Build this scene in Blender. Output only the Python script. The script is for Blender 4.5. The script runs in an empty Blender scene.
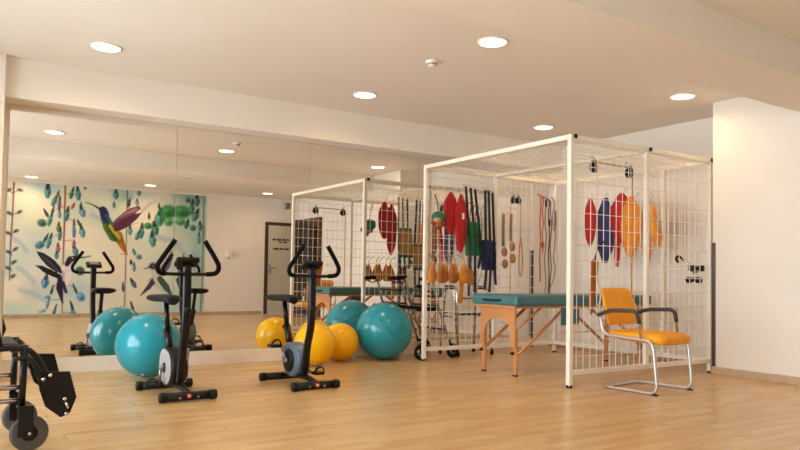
import bpy, bmesh, math, random
import numpy as np
from mathutils import Vector, Matrix
random.seed(7)
S = bpy.context.scene
COL = S.collection
PI = math.pi

# ------------------------------------------------------------------ camera
F_PX, CY, YAW, PIT, ROL = 700.9, 253.1, 0.584, 0.0342, 0.0158
CAM = np.array([0.0, -6.46, 0.846])
_fw = np.array([math.sin(YAW)*math.cos(PIT), math.cos(YAW)*math.cos(PIT), math.sin(PIT)])
_r = np.array([math.cos(YAW), -math.sin(YAW), 0.0])
_u = np.cross(_r, _fw)
_r2 = _r*math.cos(ROL) + _u*math.sin(ROL)
_u2 = -_r*math.sin(ROL) + _u*math.cos(ROL)
cd = bpy.data.cameras.new('camera')
cam = bpy.data.objects.new('camera', cd)
COL.objects.link(cam)
cd.sensor_width = 36.0
cd.lens = 36.0*F_PX/800.0
cd.shift_y = (CY-225.0)/800.0
cd.clip_start = 0.02
m = Matrix(((_r2[0], _u2[0], -_fw[0], CAM[0]), (_r2[1], _u2[1], -_fw[1], CAM[1]),
            (_r2[2], _u2[2], -_fw[2], CAM[2]), (0, 0, 0, 1)))
cam.matrix_world = m
S.camera = cam

# ------------------------------------------------------------------ view and world
S.view_settings.view_transform = 'Standard'
S.view_settings.look = 'None'
S.view_settings.gamma = 1.0
S.view_settings.use_curve_mapping = False
S.view_settings.exposure = -0.16
S.cycles.use_denoising = True
S.cycles.sample_clamp_indirect = 6.0
S.cycles.max_bounces = 10
S.cycles.diffuse_bounces = 6
S.cycles.glossy_bounces = 6
S.cycles.transparent_max_bounces = 12
SKY_COLOR, SKY_STRENGTH = (0.85, 0.925, 1.0), 14.0
LAMP_COLOR, LAMP_WATTS = (1.0, 0.66, 0.36), 5.2
W = bpy.data.worlds.new('sky'); S.world = W
W.use_nodes = True
W.node_tree.nodes['Background'].inputs[0].default_value = (*SKY_COLOR, 1)
W.node_tree.nodes['Background'].inputs[1].default_value = SKY_STRENGTH

# room measures (metres); the mirror plane is y = 0, the mural wall is y = YM
ZC = 2.52
YM = -7.85
XL, XB, XR = -1.5, 6.53, 6.6
XP, YP0, YP1 = 6.0, -2.64, -4.3
WINDOWS = [(-7.5, -6.0), (-5.6, -4.1), (-3.6, -0.6)]
WZ0, WZ1 = 0.12, 2.15
for (a, b) in WINDOWS:                    # daylight portals in the window openings
    ld = bpy.data.lights.new('window_portal', 'AREA'); ld.shape = 'RECTANGLE'
    ld.size = b-a; ld.size_y = WZ1-WZ0
    ld.cycles.is_portal = True
    lo = bpy.data.objects.new('window_portal', ld); COL.objects.link(lo)
    lo.location = (XL-0.12, (a+b)/2, (WZ0+WZ1)/2)
    lo.rotation_euler = Vector((1, 0, 0)).to_track_quat('-Z', 'Z').to_euler()

# ------------------------------------------------------------------ helpers
def lin(c):
    if isinstance(c, str):
        c = tuple(int(c[i:i+2], 16)/255 for i in (1, 3, 5))
    return tuple(v/12.92 if v <= 0.04045 else ((v+0.055)/1.055)**2.4 for v in c)

MATS = {}
def mat(name, color, rough=0.5, metal=0.0, var=0.06, scale=6.0, bump=0.0, bscale=60.0, spec=0.5, coat=0.0, emit=None, estr=0.0):
    if name in MATS: return MATS[name]
    M = bpy.data.materials.new(name); M.use_nodes = True
    nt = M.node_tree; N = nt.nodes; L = nt.links
    b = N['Principled BSDF']
    c = lin(color)
    b.inputs['Roughness'].default_value = rough
    b.inputs['Metallic'].default_value = metal
    b.inputs['Specular IOR Level'].default_value = spec
    b.inputs['Coat Weight'].default_value = coat
    tc = N.new('ShaderNodeTexCoord')
    if var > 0:
        n = N.new('ShaderNodeTexNoise'); n.inputs['Scale'].default_value = scale
        n.inputs['Detail'].default_value = 3
        L.new(tc.outputs['Object'], n.inputs['Vector'])
        r = N.new('ShaderNodeValToRGB')
        r.color_ramp.elements[0].position = 0.3; r.color_ramp.elements[1].position = 0.7
        r.color_ramp.elements[0].color = (*[v*(1-var) for v in c], 1)
        r.color_ramp.elements[1].color = (*[min(1, v*(1+var)) for v in c], 1)
        L.new(n.outputs['Fac'], r.inputs['Fac'])
        L.new(r.outputs['Color'], b.inputs['Base Color'])
    else:
        b.inputs['Base Color'].default_value = (*c, 1)
    if bump > 0:
        n2 = N.new('ShaderNodeTexNoise'); n2.inputs['Scale'].default_value = bscale
        n2.inputs['Detail'].default_value = 4
        L.new(tc.outputs['Object'], n2.inputs['Vector'])
        bp = N.new('ShaderNodeBump'); bp.inputs['Strength'].default_value = bump
        bp.inputs['Distance'].default_value = 0.004
        L.new(n2.outputs['Fac'], bp.inputs['Height'])
        L.new(bp.outputs['Normal'], b.inputs['Normal'])
    if emit:
        b.inputs['Emission Color'].default_value = (*lin(emit), 1)
        b.inputs['Emission Strength'].default_value = estr
    MATS[name] = M
    return M

class MB:
    """collects shapes; build() links them as ONE mesh object"""
    def __init__(s): s.bm = bmesh.new()
    def box(s, cx, cy, cz, sx, sy, sz, bev=0.0, rot=None, seg=2):
        r = bmesh.ops.create_cube(s.bm, size=1.0)
        vs = r['verts']
        M = Matrix.Translation((cx, cy, cz)) @ (rot.to_4x4() if rot else Matrix.Identity(4)) @ Matrix.Diagonal((sx, sy, sz, 1))
        bmesh.ops.transform(s.bm, matrix=M, verts=vs)
        if bev > 0:
            es = list({e for v in vs for e in v.link_edges})
            bmesh.ops.bevel(s.bm, geom=es, offset=bev, segments=seg, affect='EDGES', profile=0.5)
        return s
    def span(s, x0, x1, y0, y1, z0, z1, bev=0.0):
        return s.box((x0+x1)/2, (y0+y1)/2, (z0+z1)/2, abs(x1-x0), abs(y1-y0), abs(z1-z0), bev)
    def tube(s, pts, r, seg=8, closed=False, caps=True, ry=None):
        P = [Vector(p) for p in pts]
        n = len(P)
        rs = r if isinstance(r, (list, tuple)) else [r]*n
        T = []
        for i in range(n):
            if closed: t = P[(i+1) % n]-P[(i-1) % n]
            else: t = P[min(i+1, n-1)]-P[max(i-1, 0)]
            T.append(t.normalized() if t.length > 1e-9 else Vector((0, 0, 1)))
        up = Vector((0, 0, 1)) if abs(T[0].z) < 0.9 else Vector((1, 0, 0))
        N = (up - T[0]*up.dot(T[0])).normalized()
        rings = []
        for i in range(n):
            if i > 0:
                q = T[i-1].rotation_difference(T[i]); N = q @ N
                N = (N - T[i]*N.dot(T[i])).normalized()
            B = T[i].cross(N)
            k = ry if ry else 1.0
            rings.append([s.bm.verts.new(P[i] + rs[i]*(math.cos(a)*N + k*math.sin(a)*B))
                          for a in [2*PI*j/seg for j in range(seg)]])
        m = n if closed else n-1
        for i in range(m):
            A, Bq = rings[i], rings[(i+1) % n]
            for j in range(seg):
                f = s.bm.faces.new((A[j], A[(j+1) % seg], Bq[(j+1) % seg], Bq[j])); f.smooth = True
        if caps and not closed:
            s.bm.faces.new(list(reversed(rings[0]))); s.bm.faces.new(rings[-1])
        return s
    def cyl(s, p0, p1, r, seg=16, r1=None):
        return s.tube([p0, p1], [r, r if r1 is None else r1], seg)
    def lathe(s, prof, c=(0, 0, 0), axis='z', seg=24, smooth=True):
        """prof: (radius, height) pairs"""
        rings = []
        for (r, h) in prof:
            ring = []
            for j in range(seg):
                a = 2*PI*j/seg; x, y = r*math.cos(a), r*math.sin(a)
                v = {'z': (x, y, h), 'y': (x, h, y), 'x': (h, x, y)}[axis]
                ring.append(s.bm.verts.new((c[0]+v[0], c[1]+v[1], c[2]+v[2])))
            rings.append(ring)
        for A, B in zip(rings, rings[1:]):
            for j in range(seg):
                f = s.bm.faces.new((A[j], A[(j+1) % seg], B[(j+1) % seg], B[j])); f.smooth = smooth
        if prof[0][0] > 1e-6: s.bm.faces.new(list(reversed(rings[0])))
        if prof[-1][0] > 1e-6: s.bm.faces.new(rings[-1])
        return s
    def sphere(s, c, r, seg=32, rings=20, scale=(1, 1, 1)):
        q = bmesh.ops.create_uvsphere(s.bm, u_segments=seg, v_segments=rings, radius=r)
        bmesh.ops.transform(s.bm, matrix=Matrix.Translation(c) @ Matrix.Diagonal((*scale, 1)), verts=q['verts'])
        for v in q['verts']:
            for f in v.link_faces: f.smooth = True
        return s
    def prism(s, pts, d, bev=0.0):
        """pts: outline in 3D (planar); d: extrusion vector"""
        d = Vector(d)
        a = [s.bm.verts.new(p) for p in pts]
        b = [s.bm.verts.new(Vector(p)+d) for p in pts]
        n = len(a)
        fs = [s.bm.faces.new(a), s.bm.faces.new(list(reversed(b)))]
        for i in range(n): fs.append(s.bm.faces.new((a[(i+1) % n], a[i], b[i], b[(i+1) % n])))
        if bev > 0:
            es = [e for e in fs[0].edges] + [e for e in fs[1].edges]
            bmesh.ops.bevel(s.bm, geom=es, offset=bev, segments=2, affect='EDGES', profile=0.5)
        return s
    def grid(s, rows, closed=False):
        """rows of points -> quads"""
        V = [[s.bm.verts.new(p) for p in r] for r in rows]
        for A, B in zip(V, V[1:]):
            n = len(A)
            for j in range(n if closed else n-1):
                f = s.bm.faces.new((A[j], A[(j+1) % n], B[(j+1) % n], B[j])); f.smooth = True
        if closed:
            s.bm.faces.new(list(reversed(V[0]))); s.bm.faces.new(V[-1])
        return s
    def build(s, name, material, parent=None, smooth=None):
        bmesh.ops.recalc_face_normals(s.bm, faces=s.bm.faces)
        me = bpy.data.meshes.new(name); s.bm.to_mesh(me); s.bm.free()
        me.materials.append(material)
        if smooth is not None:
            for p in me.polygons: p.use_smooth = smooth
        o = bpy.data.objects.new(name, me); COL.objects.link(o)
        if parent: o.parent = parent
        return o

def fillet(pts, r, n=6, closed=False):
    P = [Vector(p) for p in pts]; out = []
    N = len(P)
    for i, p in enumerate(P):
        if not closed and i in (0, N-1): out.append(p); continue
        a, b = P[(i-1) % N], P[(i+1) % N]
        da, db = a-p, b-p
        k = min(r, da.length*0.48, db.length*0.48)
        A, B = p+da.normalized()*k, p+db.normalized()*k
        for j in range(n+1):
            t = j/n
            out.append((1-t)**2*A + 2*t*(1-t)*p + t*t*B)
    return out

def spline(pts, n=6):
    P = [Vector(p) for p in pts]; out = []
    for i in range(len(P)-1):
        p0, p1, p2, p3 = P[max(i-1, 0)], P[i], P[i+1], P[min(i+2, len(P)-1)]
        for j in range(n):
            t = j/n
            out.append(0.5*((2*p1)+(p2-p0)*t+(2*p0-5*p1+4*p2-p3)*t*t+(3*p1-p0-3*p2+p3)*t**3))
    out.append(P[-1]); return out

def tag(o, label=None, cat=None, group=None, kind=None):
    if label: o['label'] = label
    if cat: o['category'] = cat
    if group: o['group'] = group
    if kind: o['kind'] = kind
    return o
def thing(name, label, cat, loc=(0, 0, 0), rz=0.0, group=None):
    o = bpy.data.objects.new(name, None); COL.objects.link(o)
    o.empty_display_size = 0.1
    o.location = loc; o.rotation_euler = (0, 0, rz)
    return tag(o, label, cat, group)
def struct(name, mb, m, parent=None):
    o = mb.build(name, m, parent)
    if parent is None: o['kind'] = 'structure'
    return o
def share(name, me, parent, loc=(0, 0, 0), rot=(0, 0, 0), scale=(1, 1, 1)):
    o = bpy.data.objects.new(name, me); COL.objects.link(o)
    o.parent = parent; o.location = loc; o.rotation_euler = rot; o.scale = scale
    return o

# ------------------------------------------------------------------ materials
plaster = mat('wall_plaster', '#EFE8DF', 0.75, var=0.015, scale=2.5, bump=0.05, bscale=120, spec=0.2)
ceil_m = mat('ceiling_paint', '#ECE5DC', 0.8, var=0.015, scale=1.5, bump=0.04, bscale=90, spec=0.15)
white_trim = mat('white_trim_paint', '#F1EBE2', 0.45, var=0.02)
base_wood = mat('baseboard_oak', '#BFA184', 0.45, var=0.10, scale=9, bump=0.05)
white_steel = mat('white_powder_coat', '#F2EADC', 0.35, var=0.02, scale=8)
black_plastic = mat('black_plastic', '#0E0E11', 0.5, spec=0.3, var=0.10, scale=12, bump=0.05)
black_foam = mat('black_foam', '#0C0C0E', 0.85, spec=0.15, var=0.12, scale=30, bump=0.3, bscale=220)
black_paint = mat('black_gloss_paint', '#08080C', 0.28, spec=0.35, var=0.08, scale=8)
chrome = mat('chrome_tube', '#C9C9CC', 0.16, 1.0, var=0.04)
steel_grey = mat('grey_steel', '#9A9A9C', 0.3, 0.9, var=0.06)
rubber_grey = mat('grey_rubber_tyre', '#5C5856', 0.85, var=0.10, scale=20, bump=0.2)
dark_brown = mat('dark_brown_wood', '#4A3029', 0.4, var=0.15, scale=10, bump=0.08)
lamp_off = mat('lamp_trim_white', '#F4F0E8', 0.4, var=0.01)

def wood_floor():
    M = bpy.data.materials.new('oak_laminate'); M.use_nodes = True
    N = M.node_tree.nodes; L = M.node_tree.links; b = N['Principled BSDF']
    tc = N.new('ShaderNodeTexCoord'); oi = N.new('ShaderNodeObjectInfo')
    sep = N.new('ShaderNodeSeparateXYZ'); L.new(tc.outputs['Object'], sep.inputs[0])
    # three strips per board, each cut into staves
    st = N.new('ShaderNodeMath'); st.operation = 'DIVIDE'; st.inputs[1].default_value = 0.0667; L.new(sep.outputs['Y'], st.inputs[0])
    sa = N.new('ShaderNodeMath'); sa.operation = 'ADD'; sa.inputs[1].default_value = 1.5; L.new(st.outputs[0], sa.inputs[0])
    fl = N.new('ShaderNodeMath'); fl.operation = 'FLOOR'; L.new(sa.outputs[0], fl.inputs[0])
    mu = N.new('ShaderNodeMath'); mu.operation = 'MULTIPLY_ADD'; mu.inputs[1].default_value = 0.37; L.new(fl.outputs[0], mu.inputs[0]); L.new(oi.outputs['Random'], mu.inputs[2])
    sx = N.new('ShaderNodeMath'); sx.operation = 'MULTIPLY_ADD'; sx.inputs[1].default_value = 2.1; L.new(sep.outputs['X'], sx.inputs[0]); L.new(mu.outputs[0], sx.inputs[2])
    fx = N.new('ShaderNodeMath'); fx.operation = 'FLOOR'; L.new(sx.outputs[0], fx.inputs[0])
    cb = N.new('ShaderNodeCombineXYZ'); L.new(fl.outputs[0], cb.inputs[0]); L.new(fx.outputs[0], cb.inputs[1]); L.new(oi.outputs['Random'], cb.inputs[2])
    wn = N.new('ShaderNodeTexWhiteNoise'); wn.noise_dimensions = '3D'; L.new(cb.outputs[0], wn.inputs['Vector'])
    # grain
    mp = N.new('ShaderNodeMapping'); mp.inputs['Scale'].default_value = (2.2, 48, 8); L.new(tc.outputs['Object'], mp.inputs[0])
    ad = N.new('ShaderNodeVectorMath'); ad.operation = 'ADD'; L.new(mp.outputs[0], ad.inputs[0])
    sc = N.new('ShaderNodeVectorMath'); sc.operation = 'SCALE'; sc.inputs['Scale'].default_value = 40; L.new(wn.outputs['Color'], sc.inputs[0]); L.new(sc.outputs[0], ad.inputs[1])
    ns = N.new('ShaderNodeTexNoise'); ns.inputs['Scale'].default_value = 1.0; ns.inputs['Detail'].default_value = 5; ns.inputs['Roughness'].default_value = 0.6; L.new(ad.outputs[0], ns.inputs['Vector'])
    mx = N.new('ShaderNodeMath'); mx.operation = 'MULTIPLY_ADD'; mx.inputs[1].default_value = 0.34; L.new(wn.outputs['Value'], mx.inputs[0])
    m2 = N.new('ShaderNodeMath'); m2.operation = 'MULTIPLY'; m2.inputs[1].default_value = 0.62; L.new(ns.outputs['Fac'], m2.inputs[0]); L.new(m2.outputs[0], mx.inputs[2])
    r = N.new('ShaderNodeValToRGB'); L.new(mx.outputs[0], r.inputs['Fac'])
    e = r.color_ramp.elements
    e[0].position = 0.15; e[0].color = (*lin('#BE935B'), 1)
    e[1].position = 0.85; e[1].color = (*lin('#DDBA86'), 1)
    L.new(r.outputs['Color'], b.inputs['Base Color'])
    b.inputs['Roughness'].default_value = 0.27
    b.inputs['Specular IOR Level'].default_value = 0.7
    bp = N.new('ShaderNodeBump'); bp.inputs['Strength'].default_value = 0.05; bp.inputs['Distance'].default_value = 0.002
    L.new(ns.outputs['Fac'], bp.inputs['Height']); L.new(bp.outputs['Normal'], b.inputs['Normal'])
    return M
floor_m = wood_floor()

def mirror_mat():
    M = bpy.data.materials.new('mirror_glass'); M.use_nodes = True
    N = M.node_tree.nodes; L = M.node_tree.links; b = N['Principled BSDF']
    tc = N.new('ShaderNodeTexCoord'); n = N.new('ShaderNodeTexNoise'); n.inputs['Scale'].default_value = 0.6
    L.new(tc.outputs['Object'], n.inputs['Vector'])
    r = N.new('ShaderNodeValToRGB'); L.new(n.outputs['Fac'], r.inputs['Fac'])
    r.color_ramp.elements[0].color = (0.93, 0.915, 0.88, 1); r.color_ramp.elements[1].color = (0.94, 0.925, 0.89, 1)
    L.new(r.outputs['Color'], b.inputs['Base Color'])
    b.inputs['Metallic'].default_value = 1.0; b.inputs['Roughness'].default_value = 0.0
    return M
mirror_m = mirror_mat()

def glass_mat():
    M = bpy.data.materials.new('window_glass'); M.use_nodes = True
    N = M.node_tree.nodes; L = M.node_tree.links
    N.remove(N['Principled BSDF'])
    t = N.new('ShaderNodeBsdfTransparent'); t.inputs[0].default_value = (0.96, 0.98, 0.97, 1)
    g = N.new('ShaderNodeBsdfGlossy'); g.inputs['Roughness'].default_value = 0.02
    f = N.new('ShaderNodeFresnel'); f.inputs[0].default_value = 1.45
    x = N.new('ShaderNodeMixShader'); L.new(f.outputs[0], x.inputs[0]); L.new(t.outputs[0], x.inputs[1]); L.new(g.outputs[0], x.inputs[2])
    L.new(x.outputs[0], N['Material Output'].inputs['Surface'])
    return M
glass_m = glass_mat()

# ------------------------------------------------------------------ structure
T = 0.2
floor = struct('floor', MB().span(XL-T, XR+0.1+T, YM-T, T, -0.14, -0.012), mat('screed', '#8A7A66', 0.8))
PW, PL = 0.2, 1.32
pm = MB().box(0, 0, -0.006, PL-0.002, PW-0.0018, 0.012, 0.0008, seg=1).build('plank', floor_m, floor)
plank_me = pm.data
bpy.data.objects.remove(pm)
hid = MB()
row = 0; y = -PW/2
while y > YM:
    x = XL - random.uniform(0, PL)
    while x < XR+0.1:
        xc, yc = x+PL/2, y
        inside_pier = (xc > XP+0.7 and YP1 < yc < YP0)
        if xc+PL/2 > XL and not inside_pier:
            if xc > -0.9 and x < XR-0.05 and yc > -7.9:
                share('plank', plank_me, floor, (xc, yc, 0))
            else:
                hid.box(xc, yc, -0.006, PL-0.002, PW-0.002, 0.012)
        x += PL
    y -= PW; row += 1
ho = hid.build('plank_field', floor_m, floor); ho['kind'] = 'stuff'

struct('ceiling', MB().span(XL-T, XR+0.1+T, YM-T, T, ZC, ZC+0.2), ceil_m)
ZBM = 2.27
struct('trim_1', MB().span(XL, XR, -3.97, -3.45, ZBM, ZC, 0.004), ceil_m)                 # ceiling beam
struct('trim_2', MB().span(XL, XB, -0.25, 0.0, 2.2, ZC, 0.003), plaster)                  # soffit over the mirrors
struct('wall_mirror', MB().span(XL-T, XB+T, 0.012, T, 0, ZC), plaster)
struct('wall_back', MB().span(XB, XB+T+0.3, YP0, 0.1, 0, ZC), plaster)
pier = struct('wall_right', MB().span(XP, XR+0.4, YP1, YP0, 0, ZC, 0.006), plaster)
struct('wall_right_rear', MB().span(XR, XR+0.3, YM, YP1, 0, ZC), plaster)
struct('wall_mural', MB().span(XL-T, XR+0.3, YM-T, YM, 0, ZC), plaster)
struct('wall_pier_left', MB().span(-0.25, 0.40, -0.3, 0.012, 0, ZC, 0.004), plaster)
struct('wall_pier_corner', MB().span(6.255, XB, -0.02, 0.012, 0, 2.2, 0.003), plaster)
# wall with the windows
wl = MB()
wl.span(XL-T, XL, YM, 0.1, 0, WZ0).span(XL-T, XL, YM, 0.1, WZ1, ZC)
ys = [YM] + [v for w in WINDOWS for v in w] + [0.1]
for i in range(0, len(ys), 2): wl.span(XL-T, XL, ys[i], ys[i+1], WZ0, WZ1)
struct('wall_left', wl, plaster)
for i, (a, b) in enumerate(WINDOWS):
    wf = MB(); t = 0.06; x0, x1 = XL-0.1, XL-0.03
    wf.span(x0, x1, a, b, WZ0, WZ0+t).span(x0, x1, a, b, WZ1-t, WZ1)
    for yy in (a, (a+b)/2-t/2, b-t): wf.span(x0, x1, yy, yy+t, WZ0+t, WZ1-t)
    wo = struct('window_%d' % (i+1), wf, white_trim)
    for (c, d) in ((a+t, (a+b)/2-t/2), ((a+b)/2+t/2, b-t)):
        MB().span(XL-0.07, XL-0.062, c, d, WZ0+t, WZ1-t).build('pane', glass_m, wo)
    MB().span(XL-0.03, XL+0.12, a-0.05, b+0.05, WZ0-0.03, WZ0, 0.004).build('window_sill', white_trim, wo)

# baseboards
BH = 0.07
struct('baseboard_mirror', MB().span(0.411, 6.255, -0.012, 0.012, 0, 0.13, 0.002), white_trim)
struct('baseboard_back', MB().span(XB-0.014, XB, YP0, -0.05, 0, BH, 0.003), base_wood)
struct('baseboard_right', MB().span(XP-0.014, XP, YP1, YP0+0.014, 0, BH, 0.003).span(XP-0.014, XB, YP0, YP0+0.014, 0, BH, 0.003), base_wood)
struct('baseboard_mural', MB().span(XL, 5.88, YM, YM+0.014, 0, BH, 0.003), base_wood)

# corner guards
for (loc, lab) in (((XP, YP0), 'dark brown corner guard on the white wall edge by the cage'),
                   ((6.255, -0.02), 'dark brown corner guard behind the hanging ropes beside the mirror')):
    g = MB()
    z1 = 1.21
    if loc[0] == XP:
        g.span(XP-0.005, XP, YP0-0.03, YP0+0.005, 0.072, z1, 0.001).span(XP-0.005, XP+0.03, YP0, YP0+0.005, 0.072, z1, 0.001)
    else:
        g.span(6.251, 6.255, -0.024, -0.002, 0.0, z1, 0.001).span(6.251, 6.272, -0.024, -0.02, 0.0, z1, 0.001)
    tag(g.build('corner_guard', dark_brown), lab, 'corner guard')

# mirrors
xs = [0.457 + 1.348*k for k in range(5)] + [6.253]
for i in range(5):
    where = ['beside the wheelchair end of the wall', 'behind the first exercise bike with blue-grey hub cover', 'behind the two teal and yellow balls next to cage', 'behind the cage mesh with red and green slings', 'narrow, beside the corner guard behind ropes'][i]
    o = MB().span(xs[i]+0.0012, xs[i+1]-0.0012, 0.0, 0.008, 0.131, 2.198).build('mirror_panel', mirror_m)
    tag(o, ['wall mirror panel beside the white pier, behind the wheelchair',
            'wall mirror panel behind the blue-grey exercise bike',
            'wall mirror panel behind the yellow exercise balls',
            'wall mirror panel behind the red and green slings on cage',
            'narrow wall mirror strip behind the ropes at wall corner'][i], 'mirror', 'wall mirror panels')

# ------------------------------------------------------------------ mural (flat print painted on one thin panel)
def to_px(P):
    v = np.asarray(P)-CAM; d = v@_fw
    return 400+F_PX*(v@_r2)/d, CY-F_PX*(v@_u2)/d
def build_mural():
    X0, X1, Z0, Z1 = 0.35, 4.63, 0.0, 2.46
    nx, nz = 360, 208
    gx = np.linspace(X0, X1, nx+1); gz = np.linspace(Z0, Z1, nz+1)
    GX, GZ = np.meshgrid(gx, gz)
    P = np.stack([GX, np.full_like(GX, -YM), GZ], -1)   # how the print is read: its mirror image
    px, py = to_px(P)
    rng = np.random.default_rng(3)
    def noise(sx, sy, seed):
        r = np.random.default_rng(seed); h, w = max(2, int(nz/sy)+2), max(2, int(nx/sx)+2)
        g = r.random((h, w)); yy = np.linspace(0, h-1.001, nz+1); xx = np.linspace(0, w-1.001, nx+1)
        iy, ix = yy.astype(int), xx.astype(int); fy, fx = (yy-iy)[:, None], (xx-ix)[None]
        fy = fy*fy*(3-2*fy); fx = fx*fx*(3-2*fx)
        return (g[iy][:, ix]*(1-fy)*(1-fx)+g[iy+1][:, ix]*fy*(1-fx)+g[iy][:, ix+1]*(1-fy)*fx+g[iy+1][:, ix+1]*fy*fx)
    C = np.zeros((*px.shape, 3)); C[:] = lin('#F7F0DC')
    def over(col, a):
        col = np.array(lin(col)) if isinstance(col, str) else np.asarray(col)
        C[:] = C*(1-a[..., None]) + col*a[..., None]
    def blob(x, y, rx, ry, col, a=1.0, rot=0.0, soft=0.35):
        c, s = math.cos(rot), math.sin(rot)
        u = ((px-x)*c+(py-y)*s)/rx; v = (-(px-x)*s+(py-y)*c)/ry
        d = np.sqrt(u*u+v*v)
        over(col, a*np.clip((1+soft-d)/(2*soft), 0, 1))
    def stroke(pts, w, col, a=1.0, soft=0.5):
        D = np.full(px.shape, 1e9)
        n = len(pts)-1
        for i in range(n):
            (x0, y0), (x1, y1) = pts[i], pts[i+1]
            w0 = w if np.isscalar(w) else w[i]; w1 = w if np.isscalar(w) else w[i+1]
            dx, dy = x1-x0, y1-y0; l = dx*dx+dy*dy+1e-9
            t = np.clip(((px-x0)*dx+(py-y0)*dy)/l, 0, 1)
            D = np.minimum(D, np.hypot(px-x0-t*dx, py-y0-t*dy)-(w0+(w1-w0)*t))
        over(col, a*np.clip((soft-D)/(2*soft), 0, 1))
    def poly(pts, col, a=1.0):
        inside = np.zeros(px.shape, bool); n = len(pts)
        for i in range(n):
            (x0, y0), (x1, y1) = pts[i], pts[(i+1) % n]
            if y0 == y1: continue
            c = ((y0 > py) != (y1 > py)) & (px < (x1-x0)*(py-y0)/(y1-y0)+x0)
            inside ^= c
        over(col, a*inside.astype(float))
    def shade(c, k):
        return [min(1, v*k) for v in lin(c)]
    def bud(x, y, rx, ry, c, r):
        rx, ry = rx*1.2, ry*1.2
        dx, dy = math.sin(r), math.cos(r)
        if ry < rx*1.15:
            blob(x, y, rx*1.1, ry*1.1, c, 0.95, r, 0.2)
            blob(x+rx*.3, y+ry*.3, rx*.6, ry*.5, shade(c, 0.5), 0.8, r, 0.3)
            blob(x-rx*.35, y-ry*.35, rx*.4, ry*.35, shade(c, 1.9), 0.7, r, 0.4)
            return
        a, b = (x+dx*ry*1.25, y-dy*ry*1.25), (x-dx*ry, y+dy*ry)
        mid = (x-dx*ry*.25, y+dy*ry*.25)
        stroke([a, (x+dx*ry*.5, y-dy*ry*.5), mid, b], [rx*.3, rx*.7, rx*1.1, rx*.7], c, 0.95, 0.35)
        stroke([a, (x+dx*ry*.6, y-dy*ry*.6)], [rx*.35, rx*.6], shade(c, 0.22), 0.9, 0.35)
        stroke([(mid[0]+rx*.4, mid[1]), (b[0]+rx*.3, b[1]-.3)], [rx*.45, rx*.35], shade(c, 0.4), 0.8, 0.35)
        stroke([(mid[0]-rx*.4, mid[1]-ry*.2), (b[0]-rx*.2, b[1]-ry*.4)], [rx*.3, rx*.25], shade(c, 2.0), 0.65, 0.35)
    # watercolour washes
    for k in range(8):
        over(['#B4D8D4', '#C6DEE6', '#F4EAD0', '#A8D2CE', '#F2E6D2', '#A9CBDE', '#CDE4D2', '#F6EEDC'][k],
             0.7*np.clip(noise(60, 50, 20+k)*2-0.9, 0, 1))
    w = np.clip((px-158)/40, 0, 1)*np.clip(noise(30, 45, 31)*1.6, 0, 1)
    over('#9CC7BC', 0.8*w)
    over('#6F9A98', 0.6*np.clip((px-170)/30, 0, 1)*np.clip(noise(18, 30, 33)*2-0.8, 0, 1))
    over('#4E6A70', 0.7*np.clip((px-155)/40, 0, 1)*np.clip((206-py)/12, 0, 1)*np.clip(noise(12, 12, 35)*2-0.7, 0, 1))
    over('#8FB8B4', 0.8*np.clip((px-108)/6, 0, 1)*np.clip((140-px)/8, 0, 1)*np.clip((212-py)/14, 0, 1)*noise(10, 12, 36))
    over('#A9CBE0', 0.7*np.clip((40-px)/25, 0, 1)*np.clip((py-240)/30, 0, 1)*np.clip(noise(25, 25, 37)*2-0.6, 0, 1))
    over('#B9DBD4', 0.6*np.clip((py-285)/20, 0, 1)*np.clip(noise(40, 20, 38)*2-0.5, 0, 1))
    for (a, b, c, d) in [(13, 238, 27, 252), (18, 268, 34, 282), (20, 290, 48, 302), (158, 238, 178, 245), (150, 236, 165, 240), (92, 215, 112, 228), (150, 280, 196, 318), (172, 240, 186, 256)]:
        stroke([(a, b), ((a+c)/2, (b+d)/2-2), (c, d)], 2.2, '#9DBBD6', 0.55, soft=2.0)
    # stems
    stroke([(14, 183), (12.5, 215), (10.5, 245), (9.5, 280)], [0.9, 0.8, 0.8, 0.6], '#7A4038')
    stroke([(65.3, 185), (64.5, 220), (63.5, 250), (62.5, 280), (62, 319)], [0.9, 0.9, 0.8, 0.6, 0.5], '#9A4038')
    stroke([(127.5, 188), (126.5, 230), (125.5, 270), (124, 319)], 0.55, '#4C3C46')
    stroke([(204, 192), (203, 240), (202, 285), (200, 318)], 0.7, '#4A4648', 0.8)
    stroke([(174, 196), (174, 250)], 0.4, '#5A6660', 0.6)
    # left stem buds
    for (x, y, r) in [(20, 190, .3), (9, 190, -.5), (19.5, 212, -.5), (9, 213, .4), (16, 231, -.4), (8, 233, .3), (15.5, 249, -.6), (8.5, 252, .4), (14, 262, -.5), (8, 268, .4), (13, 276, -.5)]:
        stroke([(12, y+3), (x, y)], 0.4, '#6A4038'); blob(x, y, 3.2, 1.7, '#38403E', 0.9, r)
    # hanging buds: x, y, rx, ry, colour, rotation
    teal, grn, blu, drk, pnk, oli = '#4C8F95', '#3F7F62', '#6C9DBE', '#2F4A4A', '#B8606A', '#7E7A48'
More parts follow.
